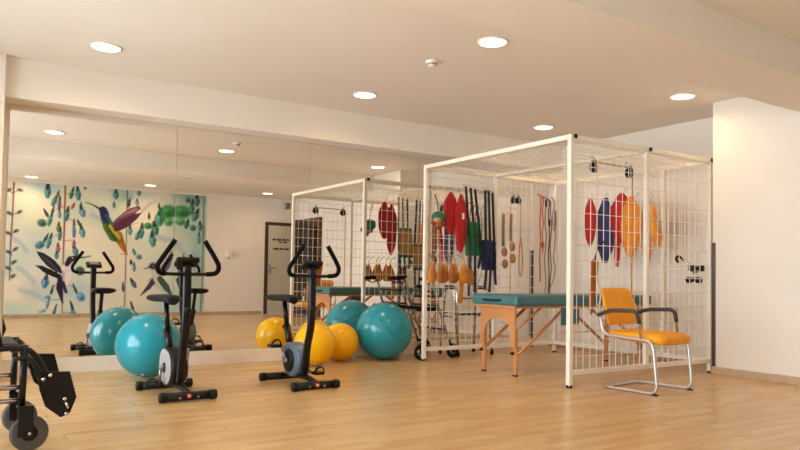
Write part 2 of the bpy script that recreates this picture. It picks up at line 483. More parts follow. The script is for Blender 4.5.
    for (x, y, rx, ry, c, r) in [
        (48, 191, 2.8, 4.4, teal, .1), (47, 186, 1.2, 2.4, drk, .2), (72, 193, 1.8, 4, grn, .3), (78, 193, 2.4, 4.8, teal, -.1), (85, 188, 1.3, 1.3, pnk, 0),
        (55, 200, 2.2, 4.2, teal, .5), (58, 194, 1.4, 2.2, oli, .3), (59.5, 203, 1.7, 4.6, '#7A6A8A', .1), (82, 211, 2.6, 3.8, blu, -.3), (81, 205, .9, 2, drk, 0),
        (67, 214, 2.4, 4.8, teal, .2), (73, 206, 1.4, 2.2, pnk, .5), (42, 223, 3.6, 3, '#3E6E5E', .2), (46, 213, 1.4, 3.2, drk, -.5), (50.5, 219, 1.9, 5, teal, .3), (53, 210, 1.2, 3, drk, .3),
        (59.5, 213, 1.5, 3.6, blu, 0), (58.5, 227, 1.8, 3.2, oli, .1), (60, 234, 1.8, 4.6, teal, .1), (74, 229, 1.6, 6.4, '#5E86A0', .0), (82, 231, 2.6, 4, '#6FA6B2', -.2), (79, 223, 1.2, 2.4, drk, -.4),
        (40, 245, 4, 2.8, '#4B7E92', -.5), (46, 238, 1.4, 3.2, drk, .5), (49.5, 241, 2, 5.4, teal, .3), (58, 248, 1.8, 3.4, pnk, 0), (75, 250, 2.4, 4.4, teal, -.3), (74, 243, 1.5, 2, pnk, 0), (56.5, 255, 1.8, 2.4, teal, 0),
        (45.5, 281, 3.2, 4.2, '#5E93B8', .2), (80, 271, 3.6, 3.4, '#33504A', .2), (81, 297, 3.2, 3.6, '#5C98C8', -.4), (75, 289, 1.2, 3.6, drk, -.4), (48, 303, 1.3, 4.4, blu, .3), (54.5, 311, 1.3, 4.6, '#44688A', .3), (73, 312, 2, 4.2, '#5C98C8', -.2), (71.5, 305, 1.2, 2.8, drk, -.3), (52, 290, 1.2, 3.4, drk, .3), (42, 311, 3.4, 1.4, '#8FC4CC', -.3), (47, 297, 2.2, 1.3, blu, -.3),
        (116, 194, 2.4, 3, '#4C8888', 0), (114, 205, 1.5, 1.8, '#5C9494', 0), (139, 192, 1.8, 2.4, '#5C9494', 0), (137, 202, 1.6, 2, '#6E9C98', 0), (129, 203, 1.5, 3, drk, .2),
        (160, 217, 4.2, 5.2, '#4E9A84', .1), (168, 212, 6, 5.4, '#3D8A4E', .0), (168.5, 222, 3.6, 3.4, '#52A068', 0), (181.5, 212, 7, 5, '#3D8650', .1), (180.5, 221.5, 3.8, 3.2, '#57A26C', 0),
        (148, 226, 3.2, 2.6, '#3E8458', 0), (155, 228, 3, 4.2, '#3F8A6A', -.2), (141.5, 231, 2.4, 5, '#4C988E', .1), (138, 235, 2, 3.4, teal, .4), (152.5, 239, 3, 4.8, '#4F9B90', -.1), (130, 230, 2, 3.2, '#5E9CA0', 0), (139, 257, 2.2, 2, '#4E8C9A', .2), (134, 252, 1.6, 2, '#5E9CA0', -.3), (131, 262, 1.3, 1.6, drk, 0), (134, 267, 1.6, 3, '#6C9DBE', 0), (133, 283, 2, 3.4, '#4A7080', -.5), (123, 287, 1.2, 3.2, '#444858', 0), (132, 306, 1.2, 3.4, '#444858', -.3), (119, 311, 1, 3, '#444858', .4),
        (149, 216, 1.2, 2.2, drk, 0), (159, 206, 1, 2, drk, 0), (187, 224, 2, 3, '#3E6E58', .3), (192, 207, 2.4, 5, '#4E8470', .1), (197, 200, 2.4, 4, '#56726C', 0), (196, 215, 2.8, 4, '#5C8478', .4), (200, 226, 2, 3, '#5A7A78', 0), (193, 228, 2.4, 2.4, '#46706A', 0), (199, 238, 1.5, 4, '#6A8C88', 0), (188, 200, 2.2, 2.4, '#4E706E', 0)]:
        bud(x, y, rx, ry, c, r)
    for (a, b, c, d) in [(65, 193, 73, 196), (64.5, 206, 56, 210), (64, 217, 82, 224), (63.5, 232, 52, 237), (63, 241, 72, 240), (62, 280, 52, 288), (66, 284, 76, 288), (62, 299, 52, 300), (62, 312, 73, 313), (126, 254, 120, 254), (174, 222, 182, 225), (152, 223, 160, 220)]:
        stroke([(a, b), (c, d)], 0.35, '#6A4A48', 0.8)
    # the coloured hummingbird
    stroke([(86, 202.5), (93, 205), (100, 209)], [0.45, 0.6, 1.1], '#3C2C3A')
    stroke([(118, 236), (121, 243), (124, 249), (127, 255)], [5, 3.6, 2.4, 0.6], '#B8761E')
    stroke([(121, 238), (126, 252)], [1.4, 0.6], '#A64A24', 0.8)
    stroke([(103.5, 211), (105, 218), (109, 227), (114, 236), (118, 240)], [4, 4.6, 5.8, 5.6, 3], '#557A30')
    stroke([(107, 222), (111, 230), (116, 238)], [2.2, 3.2, 2.4], '#255A3C', 0.9)
    stroke([(110, 226), (115, 232), (119, 238)], [1.6, 2.2, 1.4], '#C9B03A', 0.9)
    stroke([(102.5, 210), (104.5, 214), (106, 220)], [3.6, 4.4, 3.4], '#352C66')
    blob(102.5, 209.5, 3.2, 2.6, '#3C2F66', 0.95); blob(101, 208.8, .7, .6, '#0C0C10')
    stroke([(106, 215), (109, 221)], [1.6, 1.2], '#2E5E9A', 0.85)
    poly([(111, 224), (119, 216), (129, 208.5), (139, 205.5), (141, 208.5), (135, 213.5), (124, 219), (115, 226)], '#7C5064')
    poly([(112, 226), (122, 219), (134, 214), (142, 212.5), (137, 219), (128, 227), (119, 231), (115, 231.5)], '#5A2F46')
    for k in range(5): stroke([(113+k*1.4, 224+k*1.3), (127+k*2.6, 214+k*2.2)], 0.3, '#5A3048', 0.6)
    for k in range(3): stroke([(120+k*3, 217-k*2), (136+k, 208+k*1.2)], 0.35, '#C8A0AE', 0.6)
    stroke([(142, 211), (150, 204), (156, 201)], [1.8, 1.4, .6], '#C9A6A4', 0.6)
    # the dark hummingbird with spread wings
    poly([(36, 251), (44, 253), (53, 259), (60, 266), (63, 274), (56, 272), (47, 266), (40, 258)], '#2B2838')
    poly([(35, 265), (43, 266), (52, 270), (61, 275), (62, 280), (53, 277), (43, 272)], '#1F1E2C')
    for k in range(4): stroke([(41+k*3, 255+k*2.2), (57+k, 270+k*1.2)], 0.3, '#5A4E6E', 0.6)
    stroke([(66.5, 268), (67, 277), (64, 287)], [4.6, 4.4, 2.6], '#EFE6EA'); stroke([(63.5, 272), (63, 282)], [1.6, 1.4], '#B79CC4', 0.7)
    stroke([(69.5, 262), (67.5, 270)], [3, 4], '#E6DAE2')
    stroke([(60, 278), (59.5, 288), (62.5, 303)], [2.4, 3.6, 0.8], '#2E2440'); stroke([(63, 283), (66, 292)], [2, 1.6], '#3A2E52')
    stroke([(67, 264), (70, 259.5), (75, 258)], [2.6, 3.2, 2.6], '#26242E'); stroke([(76, 258), (84, 257.3), (91, 256)], [1.1, .7, .4], '#26242E')
    blob(72.5, 257.8, .7, .6, '#E8E4DC')
    # the small hummingbird behind the bike
    poly([(158, 271), (164, 262), (172, 250), (173, 257), (170, 267), (163, 276)], '#6A4E72')
    poly([(153, 276), (148, 284), (139, 297), (150, 289), (157, 281)], '#4E3E58')
    stroke([(154, 271), (158, 278), (163, 287)], [3.6, 5, 2.6], '#D5D8C4')
    stroke([(160, 279), (166, 287), (171, 294.5)], [3, 3.4, 1.2], '#3E5A50')
    blob(153, 266, 4, 3.6, '#2E2644', 0.98); stroke([(150, 267), (144, 269)], [.8, .35], '#221E2C'); blob(153, 266, 1, .9, '#A86A40')
    poly([(178, 268), (181, 260), (184, 252), (185, 262), (183, 272), (184, 286), (181, 294), (177, 284)], '#5A4A66', 0.85)
    stroke([(178, 280), (182, 292)], [2.4, .8], '#3C5850')
    C_ = np.clip(C*(0.97+0.06*noise(3, 3, 77)[..., None]), 0, 1)
    nvx = nx+1
    verts = [(float(GX[j, i]), 0.0, float(GZ[j, i])) for j in range(nz+1) for i in range(nvx)]
    faces = [(j*nvx+i+1, j*nvx+i, (j+1)*nvx+i, (j+1)*nvx+i+1) for j in range(nz) for i in range(nx)]
    k0 = len(verts)                                           # a paper edge behind the print
    verts += [(X0, -0.004, Z0), (X1, -0.004, Z0), (X1, -0.004, Z1), (X0, -0.004, Z1)]
    faces += [(k0, k0+1, k0+2, k0+3)]
    me = bpy.data.meshes.new('wall_mural_print'); me.from_pydata(verts, [], faces); me.update()
    ca = me.color_attributes.new('print', 'FLOAT_COLOR', 'POINT')
    arr = np.ones((len(verts), 4), np.float32); arr[:k0, :3] = C_.reshape(-1, 3); arr[k0:, :3] = 0.8
    ca.data.foreach_set('color', arr.ravel())
    M = bpy.data.materials.new('printed_wallpaper'); M.use_nodes = True
    N = M.node_tree.nodes; L = M.node_tree.links
    at = N.new('ShaderNodeAttribute'); at.attribute_name = 'print'
    L.new(at.outputs['Color'], N['Principled BSDF'].inputs['Base Color'])
    N['Principled BSDF'].inputs['Roughness'].default_value = 0.6
    N['Principled BSDF'].inputs['Specular IOR Level'].default_value = 0.2
    me.materials.append(M)
    o = bpy.data.objects.new('hummingbird_mural', me); COL.objects.link(o)
    o.location = (0, YM+0.005, 0)
    tag(o, 'large printed wall mural of hummingbirds and hanging blossoms, seen in mirror', 'mural')
build_mural()

# ------------------------------------------------------------------ doors (seen in the mirrors)
def door_a():
    x0, x1, h = 5.93, 6.6, 2.0
    fr = MB(); t = 0.07
    fr.span(x0, x0+t, YM, YM+0.04, 0, h, 0.004).span(x0+t, x1, YM, YM+0.04, h-t, h, 0.004)
    d = struct('door_1', fr, dark_brown)
    leaf = MB().span(x0+t, x1-0.004, YM, YM+0.03, 0.01, h-t).build('door_leaf', mat('door_cream', '#CFC9B4', 0.4, var=0.03), d)
    MB().cyl((x0+t+0.05, YM+0.03, 1.0), (x0+t+0.05, YM+0.07, 1.0), 0.012, 10).cyl((x0+t+0.05, YM+0.07, 1.0), (x0+t+0.16, YM+0.07, 1.0), 0.011, 10).span(x0+t+0.03, x0+t+0.07, YM+0.03, YM+0.036, 0.88, 1.08).build('door_handle', steel_grey, d)
    ink = mat('sign_ink', '#3C3830', 0.6)
    s = MB()
    x = 6.1
    for wd in (0.07, 0.12, 0.09, 0.05): s.span(x, x+wd, YM+0.03, YM+0.0315, 1.60, 1.645); x += wd+0.02
    x = 6.24
    for wd in (0.09, 0.1): s.span(x, x+wd, YM+0.03, YM+0.0315, 1.555, 1.585); x += wd+0.02
    x = 6.12
    for wd in (0.13, 0.08, 0.12): s.span(x, x+wd, YM+0.03, YM+0.0315, 1.40, 1.44); x += wd+0.02
    s.build('door_lettering', ink, d)
door_a()
def door_b():
    y0, y1, h = -7.76, -6.45, 2.06
    fr = MB(); t = 0.05; x0, x1 = XR-0.045, XR
    fr.span(x0, x1, y0, y0+t, 0, h, 0.003).span(x0, x1, y1-t, y1, 0, h, 0.003).span(x0, x1, y0+t, y1-t, h-t, h, 0.003)
    d = struct('door_2', fr, dark_brown)
    ym = (y0+y1)/2
    dk = mat('dark_door_leaf', '#2A201E', 0.35, var=0.15)
    for (a, b) in ((y0+t, ym-0.003), (ym+0.003, y1-t)):
        l = MB().span(x0+0.01, x1, a, b, 0.01, h-t, 0.003).build('door_leaf', dk, d)
        MB().span(x0+0.004, x0+0.01, a+0.1, b-0.1, 0.25, h-0.2).build('door_panel', mat('dark_glass', '#17161A', 0.08, var=0.02), l)
    MB().cyl((x0+0.01, ym+0.05, 1.0), (x0-0.04, ym+0.05, 1.0), 0.011, 10).cyl((x0-0.04, ym+0.05, 1.0), (x0-0.04, ym+0.16, 1.0), 0.01, 10).build('door_handle', steel_grey, d)
door_b()

# wall fittings
t = thing('soap_dispenser', 'small white dispenser box on the wall between mural and door', 'dispenser', (5.115, YM, 1.2))
MB().box(0, 0.045, 0.075, 0.1, 0.088, 0.15, 0.014).build('housing', white_trim, t)
MB().box(0, 0.05, -0.012, 0.05, 0.05, 0.02, 0.006).build('nozzle', mat('pale_grey_plastic', '#9A938A', 0.4), t)
t = thing('wall_speaker', 'small grey speaker high on the wall above the door', 'speaker', (6.42, YM, 2.3))
MB().box(0, 0.06, 0.07, 0.1, 0.1, 0.14, 0.012).build('cabinet', mat('pale_grey_plastic', '#9A938A', 0.4), t)
MB().box(0, 0.113, 0.07, 0.08, 0.006, 0.12, 0.002).build('grille', mat('grey_grille', '#6E6862', 0.6, bump=0.5, bscale=400), t)
MB().box(0, 0.006, 0.07, 0.05, 0.012, 0.06).build('bracket', steel_grey, t)

# ------------------------------------------------------------------ ceiling lights
lamp_face = mat('lamp_diffuser', '#FFF4E0', 0.5, var=0.0, emit='#FFE9C4', estr=9.0)
def downlight(x, y, label):
    t = thing('ceiling_light', label, 'ceiling light', (x, y, ZC), 0, 'recessed ceiling lights')
    MB().lathe([(0.097, 0.0), (0.108, 0.0), (0.108, -0.005), (0.104, -0.010), (0.099, -0.011), (0.097, -0.008)], seg=32).build('trim_ring', lamp_off, t)
    MB().lathe([(0.0, -0.010), (0.05, -0.0105), (0.098, -0.008)], seg=32).build('diffuser', lamp_face, t)
    ld = bpy.data.lights.new('lamp', 'AREA'); ld.shape = 'DISK'; ld.size = 0.19
    ld.energy = LAMP_WATTS; ld.spread = math.radians(155); ld.color = LAMP_COLOR
    lo = bpy.data.objects.new('lamp', ld); COL.objects.link(lo); lo.parent = t; lo.location = (0, 0, -0.016)
downlight(1.0, -0.95, 'round recessed ceiling light over the teal ball and bike')
downlight(3.24, -0.93, 'round recessed ceiling light between bike and cage, by the soffit')
downlight(5.52, -0.93, 'round recessed ceiling light above the far side of the cage')
downlight(1.13, -2.8, 'round recessed ceiling light over the wheelchair, seen only in mirror')
downlight(3.23, -2.72, 'round recessed ceiling light next to the smoke detector')
downlight(5.57, -2.62, 'round recessed ceiling light by the white wall corner')
downlight(1.35, -7.45, 'round recessed ceiling light over the dark hummingbird, in mirror')
downlight(3.35, -7.25, 'round recessed ceiling light over the coloured hummingbird, in mirror')
downlight(5.62, -7.0, 'round recessed ceiling light near the door, in mirror')
def smoke(x, y, label):
    t = thing('smoke_detector', label, 'smoke detector', (x, y, ZC))
    MB().lathe([(0.05, 0), (0.052, -0.014), (0.046, -0.02), (0.0, -0.02)], seg=24).build('base', lamp_off, t)
    MB().lathe([(0.034, -0.02), (0.034, -0.034), (0.0, -0.034)], seg=24).build('vent_ring', mat('pale_grey_plastic', '#9A938A', 0.4), t)
    MB().lathe([(0.03, -0.034), (0.027, -0.044), (0.0, -0.045)], seg=24).build('cap', lamp_off, t)
smoke(3.146, -2.106, 'round white smoke detector between two ceiling lights')
smoke(3.6, -5.65, 'round smoke detector behind the beam, seen in mirror')

# ------------------------------------------------------------------ exercise balls
def ball(loc, r, m, label, rot=(0.3, 0.4, 0)):
    t = thing('exercise_ball', label, 'exercise ball', (loc[0], loc[1], 0), 0)
    prof = []
    n = 64
    for i in range(n+1):
        a = PI*i/n - PI/2
        lat = abs(math.degrees(a))
        ridge = 0.0016*max(0, math.cos(a*40)) if 12 < lat < 62 else 0
        prof.append(((r-0.002+ridge)*math.cos(a), (r-0.002+ridge)*math.sin(a)))
    prof[0] = (0, prof[0][1]); prof[-1] = (0, prof[-1][1])
    b = MB().lathe(prof, seg=64)
    bmesh.ops.remove_doubles(b.bm, verts=b.bm.verts, dist=1e-5)
    o = b.build('ball_skin', m, t); o.location = (0, 0, r); o.rotation_euler = rot
    p = MB().lathe([(0.012, 0), (0.012, 0.003), (0.005, 0.004), (0, 0.004)], seg=14).build('valve_plug', white_trim, o)
    p.location = (0, 0, r-0.003)
    return t, o
teal_v = mat('teal_vinyl', '#1E92A4', 0.2, var=0.05, scale=4, spec=0.5)
yel_v = mat('yellow_vinyl', '#FCC000', 0.2, var=0.04, scale=4, spec=0.5)
ball((1.465, -0.55), 0.26, teal_v, 'teal exercise ball behind the bike with silver cover', (2.7, 0.3, 0))
tb, tbo = ball((3.862, -0.345), 0.292, teal_v, 'big teal exercise ball with dark lettering beside the cage', (2.6, -0.35, 0.2))
ball((3.01, -0.47), 0.201, yel_v, 'yellow exercise ball right behind the blue-grey bike', (2.7, 0.2, 0))
ball((3.385, -0.275), 0.19, yel_v, 'yellow exercise ball between another yellow ball and the teal one', (2.8, -0.2, 0))
# dark printed marks on the big ball
def ball_mark(t, r, items, m):
    for (lon, lat, dlon, dlat, tilt) in items:
        rows = []
        for i in range(3):
            row = []
            for j in range(6):
                u, v = (j/5-0.5)*dlon, (i/2-0.5)*dlat
                a, c = lon+u*math.cos(tilt)-v*math.sin(tilt), lat+u*math.sin(tilt)+v*math.cos(tilt)
                row.append((r*math.cos(c)*math.cos(a), r*math.cos(c)*math.sin(a), r*math.sin(c)))
            rows.append(row)
        o = MB().grid(rows).build('printed_mark', m, t); o.location = (0, 0, 0.292)
ball_mark(tb, 0.2924, [(-2.25, .42, .16, .05, -.7), (-2.05, .2, .07, .06, -.5), (-1.9, .02, .22, .045, -.85), (-1.72, -.12, .1, .05, -.7), (-1.5, -.28, .2, .03, -.2)], mat('dark_teal_print', '#14606C', 0.35))

# ------------------------------------------------------------------ exercise bikes (front faces -y)
def bike(name, loc, cover, label, coverlabel, crank):
    t = thing(name, label, 'exercise bike', loc)
    for yy, nm, w in ((-0.29, 'front_stabilizer', 0.165), (0.29, 'rear_stabilizer', 0.175)):
        fs = MB().tube([(-w, yy, 0.036), (w, yy, 0.036)], 0.030, 14).build(nm, black_paint, t)
        for s in (-1, 1):
            MB().lathe([(0.0, -0.026), (0.030, -0.024), (0.0335, -0.018), (0.0335, 0.02), (0.030, 0.026)], (s*w, yy, 0.036), 'x', 16).build('end_cap', black_plastic, fs)
        if yy < 0:
            MB().lathe([(0, -0.003), (0.017, -0.002), (0.017, 0.004)], (0.0, yy-0.030, 0.04), 'y', 18).build('badge', mat('red_badge', '#C8322C', 0.35, var=0.0), fs)
            MB().lathe([(0, -0.0045), (0.007, -0.004), (0.007, 0)], (0.0, yy-0.0305, 0.04), 'y', 12).build('badge_centre', white_trim, fs)
            for s in (-1, 1):
                MB().lathe([(0, -0.003), (0.008, -0.002), (0.008, 0.004)], (s*0.06, yy-0.029, 0.03), 'y', 10).build('bolt', steel_grey, fs)
    MB().tube(fillet([(0, -0.29, 0.045), (0, -0.18, 0.075), (0, 0.1, 0.075), (0, 0.29, 0.045)], 0.06), 0.024, 10).build('base_frame', black_paint, t)
    post = MB().tube(spline([(0, -0.10, 0.10), (0, -0.12, 0.22), (0, -0.145, 0.33), (0, -0.185, 0.44), (0, -0.20, 0.56), (0, -0.203, 0.72), (0, -0.195, 0.91)], 5), 0.03, 14, ry=0.75).build('front_post', black_paint, t)
    # flywheel housing
    hb = MB()
    out = []
    for k in range(28):
        a = 2*PI*k/28
        ry, rz = (0.155, 0.13)
        yy, zz = 0.06+ry*math.cos(a), 0.19+rz*math.sin(a)
        if math.cos(a) > 0 and math.sin(a) > 0.2: zz += 0.03*math.cos(a)
        out.append((-0.055, yy, zz))
    hb.prism(out, (0.11, 0, 0), 0.02)
    side_only = coverlabel.startswith('silver')
    h = hb.build('flywheel_housing', black_plastic if side_only else cover, t, True)
    if not side_only: h['label'] = coverlabel
    else:
        for s in (-1, 1):
            pl = MB().prism([(s*0.0555, 0.06+(yy-0.06)*0.93, 0.19+(zz-0.19)*0.93) for (_, yy, zz) in out], (s*0.008, 0, 0), 0.003).build('side_cover', cover, h)
            pl['label'] = coverlabel
    dk = 0.42 if side_only else 1.0
    for s in (-1, 1):
        MB().lathe([(0, s*0.075), (0.06*dk, s*0.073), (0.085*dk, s*0.068), (0.095*dk, s*0.05)], (0, 0.07, 0.185), 'x', 28).build('cover_disc', black_plastic, h)
    # seat tube and saddle
    sp = MB().tube([(0, 0.17, 0.28), (0, 0.245, 0.45)], 0.027, 12).tube([(0, 0.245, 0.45), (0, 0.30, 0.645)], 0.019, 12).build('seat_post', black_paint, t)
    MB().lathe([(0, -0.012), (0.02, -0.01), (0.022, 0.02), (0.016, 0.03)], (0.0, 0.265, 0.43), 'y', 12).build('height_knob', black_plastic, sp)
    rows = []
    for i, (yy, hw, zt) in enumerate([(0.12, 0.03, 0.672), (0.145, 0.055, 0.686), (0.21, 0.08, 0.690), (0.29, 0.108, 0.690), (0.37, 0.12, 0.690), (0.42, 0.114, 0.690), (0.44, 0.085, 0.684)]):
        row = []
        for k in range(16):
            a = 2*PI*k/16
            row.append((hw*math.copysign(abs(math.cos(a))**0.7, math.cos(a)), yy, zt-0.026+0.026*math.copysign(abs(math.sin(a))**0.7, math.sin(a))))
        rows.append(row)
    MB().grid(rows, True).build('saddle', mat('black_saddle', '#101014', 0.55, spec=0.3, var=0.1, bump=0.15), t)
    # handlebar
    hbr = MB()
    path = [(-0.10, -0.25, 1.07), (-0.175, -0.245, 0.955), (-0.205, -0.235, 0.90), (-0.195, -0.225, 0.858), (-0.15, -0.215, 0.845), (0, -0.205, 0.842),
            (0.15, -0.215, 0.845), (0.195, -0.225, 0.858), (0.205, -0.235, 0.90), (0.175, -0.245, 0.955), (0.10, -0.25, 1.07)]
    sp_ = spline(path, 5)
    hb_o = hbr.tube(sp_, 0.012, 10).build('handlebar', black_paint, t)
    n = len(sp_)
    for sl in (sp_[:int(n*0.43)], sp_[int(n*0.57):]):
        MB().tube(sl, 0.0165, 10).build('foam_grip', black_foam, hb_o)
    MB().box(0, -0.2, 0.842, 0.05, 0.05, 0.045, 0.01).build('clamp', black_plastic, t)
    R = Matrix.Rotation(math.radians(-28), 3, 'X')
    con = MB().box(0, -0.185, 0.925, 0.155, 0.10, 0.034, 0.012, R).build('console', black_plastic, t)
    MB().box(0, -0.178, 0.943, 0.09, 0.05, 0.003, 0.0, R).build('display', mat('grey_lcd', '#8E9488', 0.2), con)
    MB().tube([(0, -0.19, 0.88), (0, -0.185, 0.915)], 0.016, 10).build('console_stem', black_plastic, con)
    # resistance knob
    MB().lathe([(0, -0.022), (0.02, -0.02), (0.022, 0.0)], (0, -0.222, 0.60), 'y', 16).build('resistance_knob', black_plastic, t)
    # cranks and pedals
    c = Vector((0, 0.06, 0.19))
    for s in (-1, 1):
        a = crank if s < 0 else crank+PI
        e = Vector((s*0.09, c.y+0.13*math.cos(a), c.z+0.13*math.sin(a)))
        cr = MB().tube([(s*0.09, c.y, c.z), e], 0.011, 8, ry=1.0).cyl((s*0.07, c.y, c.z), (s*0.1, c.y, c.z), 0.02, 12).build('crank', steel_grey, t)
        MB().box(e.x+s*0.06, e.y, e.z, 0.085, 0.10, 0.024, 0.008).build('pedal', black_plastic, cr)
        MB().tube(spline([(e.x+s*0.02, e.y-0.03, e.z), (e.x+s*0.03, e.y-0.045, e.z+0.035), (e.x+s*0.06, e.y-0.05, e.z+0.052), (e.x+s*0.09, e.y-0.045, e.z+0.035), (e.x+s*0.1, e.y-0.03, e.z)], 4), 0.006, 6, ry=2.2).build('pedal_strap', black_plastic, cr)
    return t
bike('exercise_bike', (1.42, -1.5, 0), mat('silver_cover', '#B4B4B8', 0.3, 0.3, var=0.05), 'black exercise bike with silver hub cover in front of teal ball', 'silver grey flywheel cover', -PI*0.42)
bike('exercise_bike', (2.37, -1.48, 0), mat('blue_grey_cover', '#5F7384', 0.28, 0.1, var=0.05), 'black exercise bike with blue-grey hub cover by the yellow balls', 'blue-grey flywheel cover', PI*0.30)

# ------------------------------------------------------------------ therapy cage
CX0, CX1, CY0, CY1, CH = 4.171, 6.041, -2.586, -0.616, 2.0
def wire_mesh(length, r, horizontal=False):
    o = MB().tube([(0, 0, -length/2), (0, 0, length/2)], r, 6, caps=False).build('wire', white_steel)
    me = o.data; bpy.data.objects.remove(o); return me
def cage():
    t = thing('therapy_cage', 'white steel mesh therapy cage hung with slings and pulleys', 'therapy cage', (0, 0, 0))
    q = 0.02; zr = 0.115
    xm = (CX0+CX1)/2
    feet = [(CX0, CY0), (CX0, CY1), (CX1, CY0), (CX1, CY1)]
    for (x, y) in feet:
        p = MB().span(x-q, x+q, y-q, y+q, 0.012, CH, 0.004).build('post', white_steel, t)
        MB().lathe([(0.0, 0), (0.024, 0), (0.026, 0.008), (0.022, 0.022)], (x, y, 0), 'z', 14).build('rubber_foot', black_plastic, p)
    for (x, y) in ((CX0, CY0), (xm, CY0), (CX1, CY0), (CX0, CY1), (CX1, CY1)):
        MB().box(x+(0.028 if x < CX1 else 0.0), y-(0.024 if y == CY0 else -0.024), CH-0.012, 0.034, 0.012, 0.034, 0.004).build('end_cap', black_plastic, t)
    for y in (CY0, CY1):
        MB().span(xm-q, xm+q, y-q, y+q, zr, CH-q, 0.004).build('post', white_steel, t)
    MB().span(CX1-q, CX1+q, -2.08-0.018, -2.08+0.018, zr, CH-q, 0.004).build('post', white_steel, t)
    # rails
    for y in (CY0, CY1):
        MB().span(CX0+q, CX1-q, y-q, y+q, CH-2*q, CH, 0.004).build('top_rail', white_steel, t)
        MB().span(CX0+q, CX1-q, y-q, y+q, zr-q, zr+q, 0.004).build('bottom_rail', white_steel, t)
    for x in (CX0, CX1, xm):
        MB().span(x-q, x+q, CY0+q, CY1-q, CH-2*q, CH, 0.004).build('top_rail', white_steel, t)
    MB().span(CX1-q, CX1+q, CY0+q, CY1-q, zr-q, zr+q, 0.004).build('bottom_rail', white_steel, t)
    # mesh
    wr = 0.0031
    vme = wire_mesh(CH-2*q-zr-q, wr); hx = wire_mesh(CX1-CX0-2*q, wr); hy = wire_mesh(CY1-CY0-2*q, wr)
    zmid = (CH-2*q+zr+q)/2
    for y in (CY0, CY1):
        pan = MB().span(CX0+q, CX1-q, y-0.004, y+0.004, CH-2*q-0.012, CH-2*q).build('mesh_panel', white_steel, t)
        n = 24
        for i in range(1, n):
            x = CX0+(CX1-CX0)*i/n
            if i == n//2: continue
            share('wire', vme, pan, (x, y, zmid))
        z = zr+0.125
        while z < CH-0.1:
            share('wire', hx, pan, (xm, y+0.006, z), (0, PI/2, 0)); z += 0.127
    pan = MB().span(CX1-0.004, CX1+0.004, CY0+q, CY1-q, CH-2*q-0.012, CH-2*q).build('mesh_panel', white_steel, t)
    n = 26
    for i in range(1, n):
        share('wire', vme, pan, (CX1, CY0+(CY1-CY0)*i/n, zmid))
    z = zr+0.125
    while z < CH-0.1:
        share('wire', hy, pan, (CX1-0.006, (CY0+CY1)/2, z), (PI/2, 0, 0)); z += 0.127
    pan = MB().span(CX0+q, CX1-q, CY0+q, CY0+q+0.01, CH-0.03, CH-0.02).build('mesh_panel', white_steel, t)
    for i in range(1, 24):
        if i != 12: share('wire', hy, pan, (CX0+(CX1-CX0)*i/24, (CY0+CY1)/2, CH-0.02), (PI/2, 0, 0))
    for i in range(1, 16):
        share('wire', hx, pan, (xm, CY0+(CY1-CY0)*i/16, CH-0.027), (0, PI/2, 0))
    return t
cage()

# ------------------------------------------------------------------ hanging slings
def cloth(profile, plane, c, thick=0.014, bulge=0.02, wob=0.0, ncol=9):
    """profile rows: (z, centre offset, half width); hangs in plane 'x' (wide along x, faces -y) or 'y' (wide along y, faces -x)"""
    front, back = [], []
    for (z, o, hw) in profile:
        f, b = [], []
        for j in range(ncol):
            u = j/(ncol-1)*2-1
            d = bulge*(1-u*u)*min(1, hw/0.06)+wob*math.sin(z*23+u*2)
            a = o+u*hw; e = thick*0.5*(1-0.6*u*u)
            if plane == 'x':
                f.append((c[0]+a, c[1]-d-e, z)); b.append((c[0]+a, c[1]-d+e, z))
            else:
                f.append((c[0]-d-e, c[1]+a, z)); b.append((c[0]-d+e, c[1]+a, z))
        front.append(f); back.append(b)
    rows = [f+list(reversed(b)) for f, b in zip(front, back)]
    return MB().grid(rows, True)
def sm_profile(pts, n=5):
    P = spline([(z, o, h) for (z, o, h) in pts], n)
    return [(p.x, p.y, max(0.003, p.z)) for p in P]
def hook(p, plane='x'):
    x, y, z = p
    if plane == 'x':
        pts = [(x, y-0.03, z-0.03), (x, y-0.035, z-0.01), (x, y-0.02, z+0.012), (x, y, z+0.014), (x, y+0.012, z+0.004)]
    else:
        pts = [(x-0.03, y, z-0.03), (x-0.035, y, z-0.01), (x-0.02, y, z+0.012), (x, y, z+0.014), (x+0.012, y, z+0.004)]
    return MB().tube(spline(pts, 3), 0.0026, 6)
red_c = mat('red_canvas', '#B3151A', 0.7, var=0.12, scale=10, bump=0.25, bscale=150)
orange_c = mat('orange_canvas', '#E08A1A', 0.7, var=0.10, scale=10, bump=0.25, bscale=150)
blue_c = mat('navy_canvas', '#232C5C', 0.7, var=0.15, scale=10, bump=0.25, bscale=150)
green_c = mat('green_canvas', '#1F7A3E', 0.7, var=0.15, scale=10, bump=0.25, bscale=150)
tan_c = mat('tan_canvas', '#B08A45', 0.75, var=0.12, scale=10, bump=0.2, bscale=150)
strap_c = mat('dark_navy_webbing', '#1E1D2C', 0.75, var=0.15, scale=30, bump=0.2, bscale=300)
leather = mat('orange_leather', '#CC7F22', 0.5, var=0.2, scale=14, bump=0.15, bscale=90)
leather2 = mat('brown_leather', '#A5621F', 0.5, var=0.2, scale=14, bump=0.15, bscale=90)
YB_ = CY1-0.03
